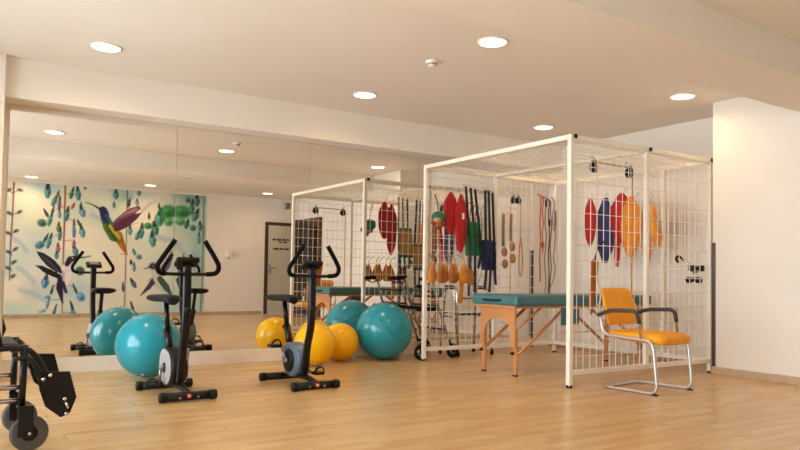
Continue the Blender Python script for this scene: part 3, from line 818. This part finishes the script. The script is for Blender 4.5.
# red pair
def leaf_sling(x, y, plane, z0, z1, hw, m, label, zpk=0.5, hooked=True, tip=0.012, cat='sling', lean=0.0, group=None):
    c = (x, y)
    t = thing('support_sling', label, cat, (0, 0, 0), 0, group)
    H = z0-z1
    pr = sm_profile([(z0, 0, tip), (z0-H*0.08, lean*.08, hw*0.42), (z0-H*0.24, lean*.24, hw*0.92), (z0-H*zpk, lean*.5, hw), (z0-H*0.76, lean*.76, hw*0.86), (z0-H*0.93, lean*.93, hw*0.4), (z1, lean, tip)])
    cloth(pr, plane, c).build('canvas', m, t)
    for s in (-1, 1):
        pts = [((x+o+s*h*0.8, y-0.025*(1-.64)-0.01, z) if plane == 'x' else (x-0.025*(1-.64)-0.01, y+o+s*h*0.8, z)) for (z, o, h) in pr[1:-1]]
        MB().tube(pts, 0.003, 5).build('seam', m, t)
    hk = hook((x, CY1, z0+0.03), 'x') if plane == 'x' else hook((CX1, y, z0+0.03), 'y')
    hk.build('hook', steel_grey, t)
    return t
leaf_sling(4.468, YB_, 'x', 1.745, 1.30, 0.088, red_c, 'short pointed red canvas sling next to the green bundle', 0.5)
rl = leaf_sling(4.585, YB_-0.026, 'x', 1.73, 1.11, 0.075, red_c, 'long pointed red canvas sling with white patch beside green sling', 0.4)
MB().box(4.59, YB_-0.062, 1.495, 0.03, 0.004, 0.065, 0.001).build('white_patch', white_trim, rl)
# green sling with tan back and three dark straps
def strap_sling(xc, z_top, zs0, zs1, hw, m, back, label, strap_x, below, slant=0.0):
    t = thing('strap_sling', label, 'sling')
    pr = [(float(z), slant*(zs0-float(z)), hw) for z in np.linspace(zs0, zs1, 14)]
    cloth(pr, 'x', (xc, YB_-0.004), 0.016, 0.022, 0.004).build('canvas', m, t)
    if back:
        cloth([(z, o, h*0.96) for (z, o, h) in pr[1:-1]], 'x', (xc, YB_+0.012), 0.008, 0.018).build('lining', back, t)
    for i, (xt, xb) in enumerate(strap_x):
        zt = z_top-0.01*i
        sp = MB()
        pts = spline([(xt, YB_-0.004, zt), (xt+(xb-xt)*0.5, YB_-0.014, (zt+zs0)/2), (xb, YB_-0.03, zs0-0.03), (xb+slant*(zs0-zs1)*0.5, YB_-0.038, (zs0+zs1)/2), (xb+slant*(zs0-zs1), YB_-0.030, zs1), (xb+slant*(zs0-zs1)*1.2+below[i][0], YB_-0.012, below[i][1])], 5)
        sp.tube(pts, 0.005, 6, ry=4.2)
        s = sp.build('strap', strap_c, t)
        hook((xt, CY1, zt+0.012)).build('hook', steel_grey, s)
    for z in (zs0-0.03, (zs0+zs1)/2, zs1+0.03):
        MB().box(xc+slant*(zs0-z), YB_-0.034, z, hw*1.7, 0.01, 0.022, 0.004).build('cross_band', m, t)
    return t
strap_sling(4.757, 1.82, 1.445, 1.085, 0.105, green_c, tan_c, 'green canvas sling with three dark straps and tan lining', [(4.665, 4.685), (4.73, 4.757), (4.79, 4.83)], [(0.0, 0.66), (0.01, 0.70), (-0.02, 0.95)], 0.07)
strap_sling(4.985, 1.80, 1.26, 0.935, 0.10, blue_c, tan_c, 'navy blue canvas sling on dark straps near the cage mid post', [(4.935, 4.93), (4.985, 4.99), (5.035, 5.05)], [(-0.01, 0.72), (0.0, 0.70), (0.03, 0.78)], 0.03)
# bundle
def bundle():
    x, y, z = 4.262, YB_-0.035, 1.425
    t = thing('harness_bundle', 'green and rust coloured harness bundle hanging beside red sling', 'harness')
    MB().sphere((x+0.025, y, z+0.04), 0.085, 20, 12, (1.0, 0.42, 0.75)).build('green_pad', mat('deep_green_fabric', '#1E6B5A', 0.7, var=0.2, scale=20, bump=0.2), t)
    for k, (dx, dz, rr, c) in enumerate([(-0.045, -0.025, 0.042, '#8A4A30'), (0.0, -0.04, 0.048, '#A56A48'), (0.045, -0.03, 0.04, '#6E3030'), (-0.02, 0.005, 0.045, '#C08A60'), (0.005, -0.075, 0.03, '#9A2626')]):
        MB().sphere((x+dx, y-0.03-0.004*k, z+dz), rr, 14, 9, (1.1, 0.5, 0.7)).build('folded_pad', mat('rust_fabric_%d' % k, c, 0.7, var=0.2, scale=20, bump=0.2), t)
    MB().tube(spline([(x+0.02, y+0.0, z+0.11), (x+0.02, y+0.02, z+0.2), (x+0.02, CY1, z+0.28)], 4), 0.006, 6).build('loop', strap_c, t)
    return t
bundle()
# row of leather cuffs
labs = ['orange leather cuff at the cage post end of the row', 'brown leather cuff second from the cage post in the row', 'orange leather cuff under the short red sling', 'brown leather cuff fourth along the row from the post', 'orange leather cuff under the long red sling', 'broad orange leather cuff over the hanging leather strap', 'tan leather cuff under the green sling, last of the row']
for i, x in enumerate([4.225, 4.30, 4.375, 4.445, 4.515, 4.60, 4.725]):
    t = thing('leather_cuff', labs[i], 'cuff', (0, 0, 0), 0, 'leather cuffs hanging in a row')
    m = [leather, leather2, leather, leather2, leather, leather, mat('tan_leather', '#A87A30', 0.5, var=0.2, scale=14, bump=0.15)][i]
    hw = [.052, .045, .056, .046, .054, .064, .052][i]
    zt = 0.985 if i != 6 else 0.965
    y = YB_-0.022-0.048*(i % 2)
    cloth(sm_profile([(zt+0.01, 0, 0.01), (zt-0.025, 0, hw*0.5), (zt-0.08, 0, hw*0.9), (zt-0.13, 0, hw*1.02), (zt-0.175, 0, hw*0.8), (zt-0.195, 0, 0.012)], 4), 'x', (x, y), 0.026, 0.014).build('cuff_pad', m, t)
    MB().tube(spline([(x, y-0.005, zt-0.01), (x, y, zt+0.05), (x, CY1, zt+0.1), (x, CY1+0.014, zt+0.09)], 4), 0.004, 6).build('chain', steel_grey, t)
t = thing('leather_strap', 'narrow orange leather strap dangling below the cuffs', 'strap')
cloth([(z, 0.01*math.sin(z*9), 0.028) for z in np.linspace(0.82, 0.58, 10)], 'x', (4.61, YB_-0.012), 0.008, 0.006).build('strap_band', leather, t)
MB().tube([(4.61, YB_-0.012, 0.82), (4.61, CY1, 0.87), (4.61, CY1+.01, .865)], 0.004, 6).build('hook', steel_grey, t)

# tan ankle straps
for (x, zb, lab) in ((5.205, 1.0, 'tan webbing strap with padded foot loop, nearer the blue sling'), (5.268, 1.06, 'tan webbing strap with padded foot loop, nearer the black pulleys')):
    t = thing('foot_strap', lab, 'strap')
    y = YB_ if x < 5.25 else YB_-0.055
    cloth([(z, 0.004*math.sin(z*8), 0.021) for z in np.linspace(1.56, zb+0.2, 10)], 'x', (x, y), 0.008, 0.004).build('webbing', mat('tan_webbing', '#9A7648', 0.75, var=0.15, scale=25, bump=0.2), t)
    for k in range(2):
        MB().sphere((x+0.01*k, y-0.02, zb+0.14-0.13*k), 0.05, 16, 10, (0.8, 0.5, 1.05)).build('padded_loop', mat('brown_padding', '#A87444', 0.65, var=0.25, scale=18, bump=0.2), t)
    hook((x, CY1, 1.57)).build('hook', steel_grey, t)

# pulleys
def pulley(p, label, plane='x', ropes=None, rope_m=None, r=0.036):
    x, y, z = p
    t = thing('pulley', label, 'pulley', (0, 0, 0))
    MB().lathe([(0, -0.012), (r, -0.012), (r, -0.007), (r*0.8, 0.0), (r, 0.007), (r, 0.012), (0, 0.012)], p, 'y', 20).build('wheel', black_plastic, t)
    MB().box(x, y-0.017, z+0.012, 0.02, 0.004, r*2+0.02, 0.001).box(x, y+0.017, z+0.012, 0.02, 0.004, r*2+0.02, 0.001).build('bracket', steel_grey, t)
    MB().lathe([(0, -0.021), (0.008, -0.02), (0.008, 0.02), (0, 0.021)], p, 'y', 10).build('axle', chrome, t)
    MB().tube(spline([(x, y, z+r+0.012), (x+0.004, y+0.01, z+r+0.045), (x, y+0.03, z+r+0.05), (x, y+0.04, z+r+0.035)], 3), 0.004, 6).build('hook', steel_grey, t)
    return t
YA_ = CY0+0.045
pulley((4.49, YA_, 1.775), 'black pulley on the mesh near the front cage post', r=0.042)
pulley((4.935, YA_, 1.77), 'black pulley on the mesh next to the red and orange slings', r=0.042)
pulley((5.335, YB_-0.012, 1.72), 'small black pulley of the close pair, on the tan strap side')
pulley((5.412, YB_-0.012, 1.722), 'small black pulley of the close pair, on the red rope side')
rope_o = mat('orange_rope', '#C98838', 0.8, var=0.2, scale=60, bump=0.3, bscale=200)
rope_r = mat('red_rope', '#C0564A', 0.8, var=0.2, scale=60)
rope_g = mat('grey_rope', '#77706A', 0.8, var=0.2, scale=60)
rope_v = mat('plum_rope', '#7A4A4E', 0.8, var=0.2, scale=60)
rope_b = mat('dark_blue_rope', '#3E4258', 0.8, var=0.2, scale=60)
def rope(pts, m, label, r=0.005, n=6):
    return tag(MB().tube(spline(pts, n), r, 6).build('rope', m), label, 'rope')
t = thing('pulley_rope', 'orange cord running over the two black pulleys on the mesh', 'rope')
for nm, pts in (('cord', spline([(4.53, YA_, 0.72), (4.532, YA_, 1.3), (4.532, YA_, 1.78), (4.51, YA_, 1.818), (4.49, YA_, 1.82)], 5) + spline([(4.60, YA_, 1.819), (4.935, YA_, 1.815), (4.965, YA_, 1.80), (4.977, YA_, 1.775), (4.977, YA_, 1.3), (4.975, YA_, 0.62)], 5)),):
    MB().tube(pts, 0.0055, 6).build(nm, rope_o, t)
yb = YB_-0.012
rope([(5.30, yb, 0.55), (5.30, yb, 1.2), (5.30, yb, 1.70), (5.318, yb, 1.752), (5.337, yb, 1.757)], rope_o, 'long orange cord hanging straight from the small pulley')
t = thing('pulley_rope', 'orange cord with a long split loop below the small pulley', 'rope')
MB().tube(spline([(5.448, yb, 1.30), (5.449, yb, 1.55), (5.449, yb, 1.71), (5.431, yb, 1.752), (5.412, yb, 1.758)], 5), 0.005, 6).tube(spline([(5.448, yb, 1.31), (5.435, yb, 1.15), (5.43, yb, 0.95), (5.455, yb, 0.88), (5.485, yb, 0.97), (5.478, yb, 1.15), (5.45, yb, 1.31)], 5), 0.0075, 6).build('cord', rope_o, t)
for k, (xa, m, lab, zb, r, wv) in enumerate([
        (5.755, rope_r, 'thick red rope hanging next to the orange cord loop', 0.82, 0.008, 0.006),
        (5.795, rope_r, 'knotted red rope hanging beside the thick red one', 1.16, 0.008, 0.008),
        (5.84, rope_g, 'grey rope hanging between the red and plum ropes', 0.60, 0.007, 0.012),
        (5.895, rope_v, 'plum coloured rope with a dark clasp', 0.62, 0.008, 0.008),
        (5.925, rope_v, 'thin plum rope next to the clasped one', 0.66, 0.006, 0.012)]):
    pts = [(xa+wv*math.sin(j*1.7+k), yb, 1.80-0.015*k-(1.80-zb)*j/9) for j in range(10)]
    t = thing('hanging_rope', lab, 'rope')
    MB().tube(spline([(xa, CY1+0.012, 1.815-.015*k), (xa, CY1-.004, 1.825-.015*k)]+pts, 4), r, 6).build('cord', m, t)
    if k == 1: MB().sphere((xa, yb, 1.24), 0.022, 12, 8, (1, 1, 1.8)).build('knot', m, t)
    if k in (2, 3): MB().box(xa, yb-0.004, 1.72-0.22*(k-2), 0.022, 0.02, 0.08, 0.006).build('clasp', black_plastic, t)
t = thing('hanging_rope', 'thin dark blue cord looped near the cage back post', 'rope')
MB().tube(spline([(5.985, CY1+.012, 1.79), (5.985, CY1, 1.80), (5.98, yb, 1.72), (5.955, yb, 1.62), (5.96, yb, 1.46), (5.985, yb, 1.42), (6.005, yb, 1.52), (5.99, yb, 1.66), (5.985, yb, 1.56), (5.995, yb, 1.3), (5.97, yb, 1.1), (6.0, yb, 0.97), (5.97, yb, 0.84), (5.9, yb, 0.72)], 5), 0.0045, 6).build('cord', rope_b, t)

# slings on the far side of the cage (hang against x = CX1)
XS = CX1-0.035
leaf_sling(XS, -1.175, 'y', 1.755, 1.215, 0.075, red_c, 'slim pointed red sling alone at the end by the rope pulley', 0.45)
leaf_sling(XS, -1.385, 'y', 1.735, 1.035, 0.122, blue_c, 'navy blue pointed sling between two red slings', 0.5, tip=0.03)
leaf_sling(XS, -1.545, 'y', 1.45, 0.99, 0.035, red_c, 'narrow low red strip sling hanging beside the navy sling', 0.4)
leaf_sling(XS-0.045, -1.635, 'y', 1.765, 1.24, 0.14, red_c, 'broad pointed red sling between navy and orange slings', 0.5)
leaf_sling(XS-0.09, -1.785, 'y', 1.71, 1.09, 0.125, orange_c, 'broad orange sling overlapping the red one', 0.55, tip=0.03)
leaf_sling(XS-0.01, -1.925, 'y', 1.70, 0.97, 0.06, orange_c, 'long thin orange sling behind the cage mid post', 0.5)
leaf_sling(XS-0.05, -1.955, 'y', 1.66, 1.19, 0.07, orange_c, 'small slanted orange sling, last of the row beyond the post', 0.65, lean=-0.13)
# long tan leather sling near the front mesh
t = thing('leather_sling', 'long brown leather sling with strap on the near mesh', 'sling')
cloth(sm_profile([(1.02, 0.01, 0.02), (0.99, 0.008, 0.046), (0.9, 0.0, 0.042), (0.78, -0.012, 0.034), (0.66, -0.025, 0.03), (0.56, -0.035, 0.01)], 5), 'x', (4.545, CY0+0.085), 0.02, 0.012).build('leather_pad', mat('tan_orange_leather', '#A8601E', 0.5, var=0.25, scale=9, bump=0.15), t)
MB().tube(spline([(4.556, CY0+0.085, 1.02), (4.556, CY0+0.05, 1.12), (4.556, CY0, 1.16), (4.556, CY0-0.01, 1.15)], 4), 0.007, 6).build('strap', strap_c, t)
MB().tube(spline([(4.57, CY0+0.07, 0.88), (4.60, CY0+0.06, 0.72), (4.58, CY0+0.06, 0.62), (4.60, CY0+0.06, 0.55)], 5), 0.007, 6).build('white_cord', white_trim, t)

# hand exerciser clamped to the back mesh post
t = thing('grip_exerciser', 'chrome joint exerciser with black grips on a white rod', 'exerciser')
MB().tube([(CX1-0.03, -2.08, 0.955), (CX1-0.03, -2.45, 0.968)], 0.011, 8).build('rod', white_steel, t)
MB().box(CX1-0.03, -2.08, 0.955, 0.05, 0.05, 0.06, 0.008).build('clamp', white_steel, t)
MB().sphere((CX1-0.05, -2.47, 0.965), 0.04, 14, 10).cyl((CX1-0.05, -2.43, 0.98), (CX1-0.06, -2.33, 1.07), 0.014, 10).build('chrome_joint', chrome, t)
MB().tube(spline([(CX1-0.06, -2.33, 1.07), (CX1-0.06, -2.29, 1.09), (CX1-0.06, -2.27, 1.06), (CX1-0.06, -2.30, 1.03)], 4), 0.012, 8).build('end_hook', black_plastic, t)
for (ya, z0) in ((-2.50, 0.972), (-2.47, 0.862)):
    MB().lathe([(0, -0.075), (0.028, -0.07), (0.03, -0.035), (0.018, -0.02), (0.018, 0.02), (0.03, 0.035), (0.028, 0.07), (0, 0.075)], (CX1-0.075, ya, z0), 'y', 16).build('grip', black_plastic, t)
MB().tube([(CX1-0.055, -2.46, 0.95), (CX1-0.07, -2.47, 0.87)], 0.01, 8).build('link', chrome, t)

# ------------------------------------------------------------------ massage table
birch = mat('birch_wood', '#C98B52', 0.45, var=0.12, scale=7, bump=0.05)
teal_u = mat('teal_upholstery', '#3C7075', 0.4, var=0.05, scale=5, bump=0.08, bscale=200)
def massage_table():
    X0, X1, Y0, Y1, ZT, ZB = 4.14, 5.97, -2.01, -1.41, 0.705, 0.62
    t = thing('massage_table', 'portable wooden massage table with teal top inside the cage', 'massage table', (0, 0, 0))
    xm = (X0+X1)/2
    for (a, b) in ((X0, xm-0.004), (xm+0.004, X1)):
        o = MB().span(a, b, Y0, Y1, ZB-0.012, ZT, 0.022).build('padded_top', teal_u, t)
        MB().span(a+0.012, b-0.012, Y0+0.03, Y1-0.03, ZB-0.03, ZB+0.0, 0.004).build('top_frame', birch, o)
    for k, (xe, s) in enumerate(((X0, 1), (X1, -1))):
        x = xe+s*0.05
        # arched end panel
        ya, yb = Y0+0.07, Y1-0.07
        out = [(x, ya, ZB-0.012), (x, yb, ZB-0.012), (x, yb, 0.25), (x, yb-0.05, 0.25)]
        ym, w = (ya+yb)/2, (yb-ya)/2-0.05
        for i in range(11):
            a = PI*i/10
            out.append((x, ym+w*math.cos(a), 0.36+0.14*math.sin(a)))
        out += [(x, ya+0.05, 0.25), (x, ya, 0.25)]
        ep = MB().prism(out, (s*0.018, 0, 0)).build('end_panel', birch, t)
        for yy in (ya+0.022, yb-0.022):
            l = MB().box(x+s*0.03, yy, 0.21, 0.022, 0.042, 0.4, 0.003).build('leg', birch, t)
            MB().box(x+s*0.03, yy, 0.007, 0.026, 0.046, 0.014, 0.003).build('rubber_foot', black_plastic, l)
            MB().lathe([(0, -0.012), (0.014, -0.01), (0.014, 0.01)], (x-s*0.006, yy, 0.2), 'x', 12).build('height_knob', black_plastic, l)
            yo = yy+(0.03 if yy > ym else -0.03)
            d = (Vector((x+s*0.03, yo, 0.19)), Vector((x+s*0.62, yo, 0.60)))
            MB().tube(d, 0.017, 4, ry=0.6).build('brace', birch, t)
            MB().tube((Vector((x+s*0.03, yo, 0.42)), Vector((x+s*0.31, yo, 0.60))), 0.014, 4, ry=0.6).build('brace', birch, t)
        h = MB().tube(fillet([(xe-s*0.004, ym-0.1, 0.66), (xe-s*0.03, ym-0.1, 0.655), (xe-s*0.03, ym+0.1, 0.655), (xe-s*0.004, ym+0.1, 0.66)], 0.02), 0.009, 8, ry=1.5).build('carry_handle', black_plastic, t)
    MB().box(4.86, -1.95, 0.52, 0.23, 0.02, 0.18, 0.008).tube([(4.80, -1.95, .6), (4.80, -1.95, .64)], .008, 6).tube([(4.92, -1.95, .6), (4.92, -1.95, .64)], .008, 6).build('hanging_flap', teal_u, t)
    MB().tube([(xm-0.3, Y0+0.1, 0.36), (xm+0.3, Y0+0.1, 0.36)], 0.003, 5).build('tension_cable', steel_grey, t)
    return t
massage_table()

# ------------------------------------------------------------------ chair
yel_f = mat('yellow_upholstery', '#EDA010', 0.65, var=0.08, scale=8, bump=0.25, bscale=300)
def chair():
    t = thing('armchair', 'yellow upholstered cantilever chair with chrome sled base and arms', 'chair', (4.675, -2.90, 0), math.radians(5.0))
    w, r = 0.245, 0.0125
    yf, yr = -0.235, 0.20
    f = [(-w, yr+0.05, 0.66), (-w, yr+0.01, 0.42), (-w, yf+0.01, 0.40), (-w-0.0, yf-0.03, 0.0125), (-w, yr, 0.0125), (w, yr, 0.0125), (w, yf-0.03, 0.0125), (w, yf+0.01, 0.40), (w, yr+0.01, 0.42), (w, yr+0.05, 0.66)]
    MB().tube(fillet(f, 0.07, 7), r, 12).build('tube_frame', mat('satin_silver_tube', '#C6C3C0', 0.32, 0.75, var=0.03), t)
    for s in (-1, 1):
        MB().box(s*w, yf-0.01, 0.005, 0.03, 0.04, 0.01, 0.002).build('floor_glide', black_plastic, t)
    # seat
    rows = []
    for (yy, hw, zt, th) in [(-0.285, 0.15, 0.412, 0.035), (-0.275, 0.2, 0.43, 0.065), (-0.23, 0.225, 0.452, 0.088), (-0.1, 0.228, 0.457, 0.088), (0.08, 0.225, 0.452, 0.075), (0.17, 0.215, 0.455, 0.06), (0.20, 0.18, 0.447, 0.03)]:
        row = []
        for k in range(20):
            a = 2*PI*k/20
            c, s = math.cos(a), math.sin(a)
            row.append((hw*math.copysign(abs(c)**0.45, c), yy, zt-th/2+th/2*math.copysign(abs(s)**0.6, s)))
        rows.append(row)
    MB().grid(rows, True).build('seat', yel_f, t)
    # backrest
    rows = []
    for (zz, hw, yo, th) in [(0.49, 0.165, 0.196, 0.02), (0.50, 0.19, 0.20, 0.038), (0.58, 0.205, 0.213, 0.046), (0.68, 0.205, 0.236, 0.046), (0.76, 0.195, 0.258, 0.042), (0.785, 0.17, 0.264, 0.02)]:
        row = []
        for k in range(20):
            a = 2*PI*k/20
            c, s = math.cos(a), math.sin(a)
            x = hw*math.copysign(abs(c)**0.45, c)
            row.append((x, yo-0.025*(1-(x/0.2)**2)*-1+th/2*math.copysign(abs(s)**0.6, s), zz))
        rows.append(row)
    MB().grid(rows, True).build('backrest', yel_f, t)
    for s in (-1, 1):
        ap = fillet([(s*(w+0.012), yr+0.05, 0.57), (s*(w+0.02), yr-0.06, 0.612), (s*(w+0.02), yf+0.125, 0.62), (s*(w+0.012), yf+0.10, 0.41)], 0.06, 7)
        a = MB().tube(ap, 0.010, 10).build('arm_tube', chrome, t)
        n = len(ap)
        MB().tube(ap[:n-3]+[ap[-2]*0.75+ap[-1]*0.25], 0.0155, 10).build('arm_pad', mat('charcoal_armrest', '#3A3634', 0.6, var=0.1), a)
    return t
chair()

# ------------------------------------------------------------------ walkers between cage and mirror
def wheel(mb_parent, c, r, w=0.028, axis='x', name='wheel', m=None):
    o = MB().lathe([(r*0.55, -w*0.3), (r*0.9, -w/2), (r, -w*0.25), (r, w*0.25), (r*0.9, w/2), (r*0.55, w*0.3)], c, axis, 24).build(name, m or black_plastic, mb_parent)
    MB().lathe([(0, -w*0.35), (r*0.56, -w*0.3), (r*0.56, w*0.3), (0, w*0.35)], c, axis, 18).build('hub', steel_grey, o)
    return o
def rollator(x, y, rz, label, tube_m, h=0.84):
    t = thing('rollator_walker', label, 'walker', (x, y, 0), rz)
    w = 0.25
    for s in (-1, 1):
        MB().tube(fillet([(s*w, 0.20, h-0.01), (s*w, 0.06, h), (s*w, -0.02, 0.55), (s*w, -0.2, 0.12)], 0.09), 0.0125, 10).build('side_frame', tube_m, t)
        MB().tube([(s*w, -0.02, 0.52), (s*w, 0.19, 0.11)], 0.0125, 10).build('rear_leg', tube_m, t)
        MB().tube([(s*w, 0.22, h-0.012), (s*w, 0.08, h)], 0.018, 10).build('hand_grip', black_foam, t)
        MB().tube(spline([(s*w, 0.18, h-0.04), (s*w, 0.12, h-0.06), (s*w, 0.06, h-0.04)], 4), 0.006, 6).build('brake_lever', black_plastic, t)
        for yy in (-0.22, 0.2):
            f = MB().span(s*w-0.022, s*w-0.016, yy-0.018, yy+0.018, 0.06, 0.15).span(s*w+0.016, s*w+0.022, yy-0.018, yy+0.018, 0.06, 0.15).span(s*w-0.022, s*w+0.022, yy-0.018, yy+0.018, 0.145, 0.152).build('wheel_fork', black_plastic, t)
            wheel(f, (s*w, yy, 0.075), 0.075)
    for z, yy in ((0.70, 0.01), (0.55, -0.03), (0.30, -0.12)):
        MB().tube([(-w, yy, z), (w, yy, z)], 0.011, 8).build('cross_bar', black_paint, t)
    MB().box(0, 0.05, 0.52, 2*w-0.04, 0.16, 0.03, 0.01).build('seat', black_foam, t)
    return t
def walker(x, y, rz, label, h=0.84):
    t = thing('walking_frame', label, 'walking frame', (x, y, 0), rz)
    w = 0.24
    for s in (-1, 1):
        MB().tube(fillet([(s*w, -0.16, 0.01), (s*w*0.92, -0.10, h), (s*w*0.92, 0.10, h), (s*w, 0.16, 0.01)], 0.07), 0.0125, 10).build('side_frame', chrome, t)
        MB().tube([(s*w*0.92, -0.06, h), (s*w*0.92, 0.06, h)], 0.018, 10).build('hand_grip', black_foam, t)
        MB().tube([(s*w*0.96, -0.13, 0.42), (s*w*0.96, 0.13, 0.42)], 0.009, 8).build('side_brace', chrome, t)
        for yy in (-0.16, 0.16):
            MB().lathe([(0.0, 0), (0.02, 0), (0.021, 0.03), (0.015, 0.05)], (s*w, yy, 0), 'z', 12).build('rubber_foot', black_plastic, t)
    for z in (0.62, 0.45):
        MB().tube([(-w*0.94, -0.12, z), (w*0.94, -0.12, z)], 0.011, 8).build('cross_bar', black_paint, t)
    return t
rollator(4.375, -0.30, math.radians(90), 'wheeled black rollator walker behind the cage mesh by mirror', chrome)
walker(4.97, -0.31, 0, 'chrome walking frame behind the green and navy slings', 0.74)

# ------------------------------------------------------------------ wheelchair (faces +x)
def wheelchair():
    t = thing('wheelchair', 'black folding wheelchair with grey castors and raised foot plates', 'wheelchair', (0, 0, 0))
    fr = mat('dark_blue_black_frame', '#0B0B14', 0.28, spec=0.4, var=0.1)
    yn, yf = -2.72, -2.27
    xc = 0.39
    for (yy, k) in ((yn, 0), (yf, 1)):
        s = -1 if k == 0 else 1
        # castor
        fk = MB().tube([(0.36, yy, 0.50), (0.355, yy, 0.2)], 0.016, 12).build('front_upright', fr, t)
        MB().span(0.34, 0.405, yy-0.028, yy-0.022, 0.07, 0.215, 0.002).span(0.34, 0.405, yy+0.022, yy+0.028, 0.07, 0.215, 0.002).span(0.335, 0.405, yy-0.028, yy+0.028, 0.205, 0.215, 0.002).build('castor_fork', fr, t)
        o = MB().lathe([(0.048, -0.012), (0.07, -0.018), (0.082, -0.010), (0.084, 0.0), (0.082, 0.010), (0.07, 0.018), (0.048, 0.012)], (xc, yy, 0.084), 'y', 32).build('castor', rubber_grey, t)
        MB().lathe([(0, -0.016), (0.015, -0.015), (0.05, -0.010), (0.05, 0.010), (0.015, 0.015), (0, 0.016)], (xc, yy, 0.084), 'y', 24).build('castor_hub', black_plastic, o)
        MB().lathe([(0, -0.032), (0.008, -0.03), (0.008, 0.03), (0, 0.032)], (xc, yy, 0.084), 'y', 10).build('axle_bolt', chrome, o)
        # side frame
        MB().tube(fillet([(-0.13, yy, 0.93), (-0.08, yy, 0.47), (0.33, yy, 0.487), (0.385, yy, 0.47)], 0.05), 0.0145, 10).build('seat_rail', fr, t)
        MB().tube([(-0.10, yy, 0.30), (0.355, yy, 0.302)], 0.012, 10).build('chrome_rail', chrome, t)
        MB().tube([(-0.10, yy, 0.24), (0.355, yy, 0.24)], 0.012, 10).build('chrome_rail', chrome, t)
        MB().tube([(-0.10, yy, 0.22), (-0.10, yy, 0.55)], 0.0145, 10).build('rear_upright', fr, t)
        MB().tube(fillet([(-0.10, yy, 0.52), (-0.10, yy, 0.70), (0.22, yy, 0.70), (0.26, yy, 0.49)], 0.06), 0.011, 10).build('armrest_tube', fr, t)
        MB().box(0.06, yy, 0.718, 0.3, 0.05, 0.03, 0.012).build('arm_pad', black_foam, t)
        MB().tube([(-0.13, yy, 0.93), (-0.24, yy, 0.925)], 0.017, 10).build('push_handle', black_foam, t)
        # big wheel
        yw = yy+s*0.06
        c = (-0.10, yw, 0.30)
        ring = [(c[0]+0.285*math.cos(2*PI*j/48), yw, c[2]+0.285*math.sin(2*PI*j/48)) for j in range(48)]
        wo = MB().tube(ring, 0.015, 8, closed=True).build('drive_wheel', rubber_grey, t)
        MB().tube([(c[0]+0.25*math.cos(2*PI*j/40), yw+s*0.03, c[2]+0.25*math.sin(2*PI*j/40)) for j in range(40)], 0.009, 8, closed=True).build('hand_rim', chrome, wo)
        MB().cyl((c[0], yw-0.03, c[2]), (c[0], yw+0.03, c[2]), 0.025, 14).build('hub', black_plastic, wo)
        for j in range(12):
            a = 2*PI*j/12
            MB().tube([c, (c[0]+0.275*math.cos(a), yw, c[2]+0.275*math.sin(a))], 0.0025, 5).build('spoke', steel_grey, wo)
        MB().tube([(c[0], yw, c[2]), (c[0], yy, c[2])], 0.012, 8).build('wheel_axle', steel_grey, t)
        # leg rest: near one straight ahead, far one swung outwards
        yo = 0.0 if k == 0 else 0.40
        y1 = yy+yo
        lr = MB().tube(fillet([(0.30, yy, 0.478), (0.37, yy+yo*0.15, 0.484), (0.42, yy+yo*0.4, 0.43), (0.47+0.04*k, y1, 0.32), (0.545+0.04*k, y1, 0.165)], 0.045), 0.014, 10).build('leg_rest', fr, t)
        MB().tube(fillet([(0.31, yy+0.02*s, 0.437), (0.385, yy+0.02*s+yo*0.2, 0.44), (0.42, yy+0.02*s+yo*0.5, 0.36), (0.46+0.04*k, y1+0.02*s, 0.25)], 0.04), 0.011, 10).build('leg_rest_stay', fr, lr)
        yp = y1-0.028
        out = [(0.415, yp, 0.372), (0.555, yp, 0.365), (0.588, yp, 0.24), (0.56, yp, 0.165), (0.52, yp, 0.148), (0.452, yp, 0.205), (0.425, yp, 0.285)]
        if k == 1: out = [(x+0.04, yq, z) for (x, yq, z) in out]
        fp = MB().prism(out, (0, 0.016, 0), 0.003).build('foot_plate', black_plastic, t)
        dxb = 0.04*k
        for (bx, bz) in ((0.47, 0.352), (0.44, 0.335), (0.535, 0.235), (0.545, 0.165)):
            MB().lathe([(0, -0.006), (0.009, -0.005), (0.009, 0.004)], (bx+dxb, yp, bz), 'y', 10).build('bolt', chrome, fp)
        MB().tube([(0.54+dxb, yp-0.004, 0.22), (0.55+dxb, yp-0.004, 0.19)], 0.007, 8).build('latch', chrome, fp)
    MB().box(0.13, (yn+yf)/2, 0.49, 0.42, yf-yn-0.02, 0.03, 0.012).build('seat_sling', mat('black_nylon', '#1B1B22', 0.6, var=0.1, bump=0.2), t)
    MB().box(-0.10, (yn+yf)/2, 0.72, 0.02, yf-yn-0.02, 0.36, 0.008, Matrix.Rotation(math.radians(-6), 3, 'Y')).build('back_sling', mat('black_nylon', '#1B1B22', 0.6), t)
    for a, b in (((0.10, yn, 0.26), (0.10, yf, 0.47)), ((0.12, yn, 0.47), (0.12, yf, 0.26))):
        MB().tube([a, b], 0.012, 8).build('cross_brace', fr, t)
    return t
wheelchair()
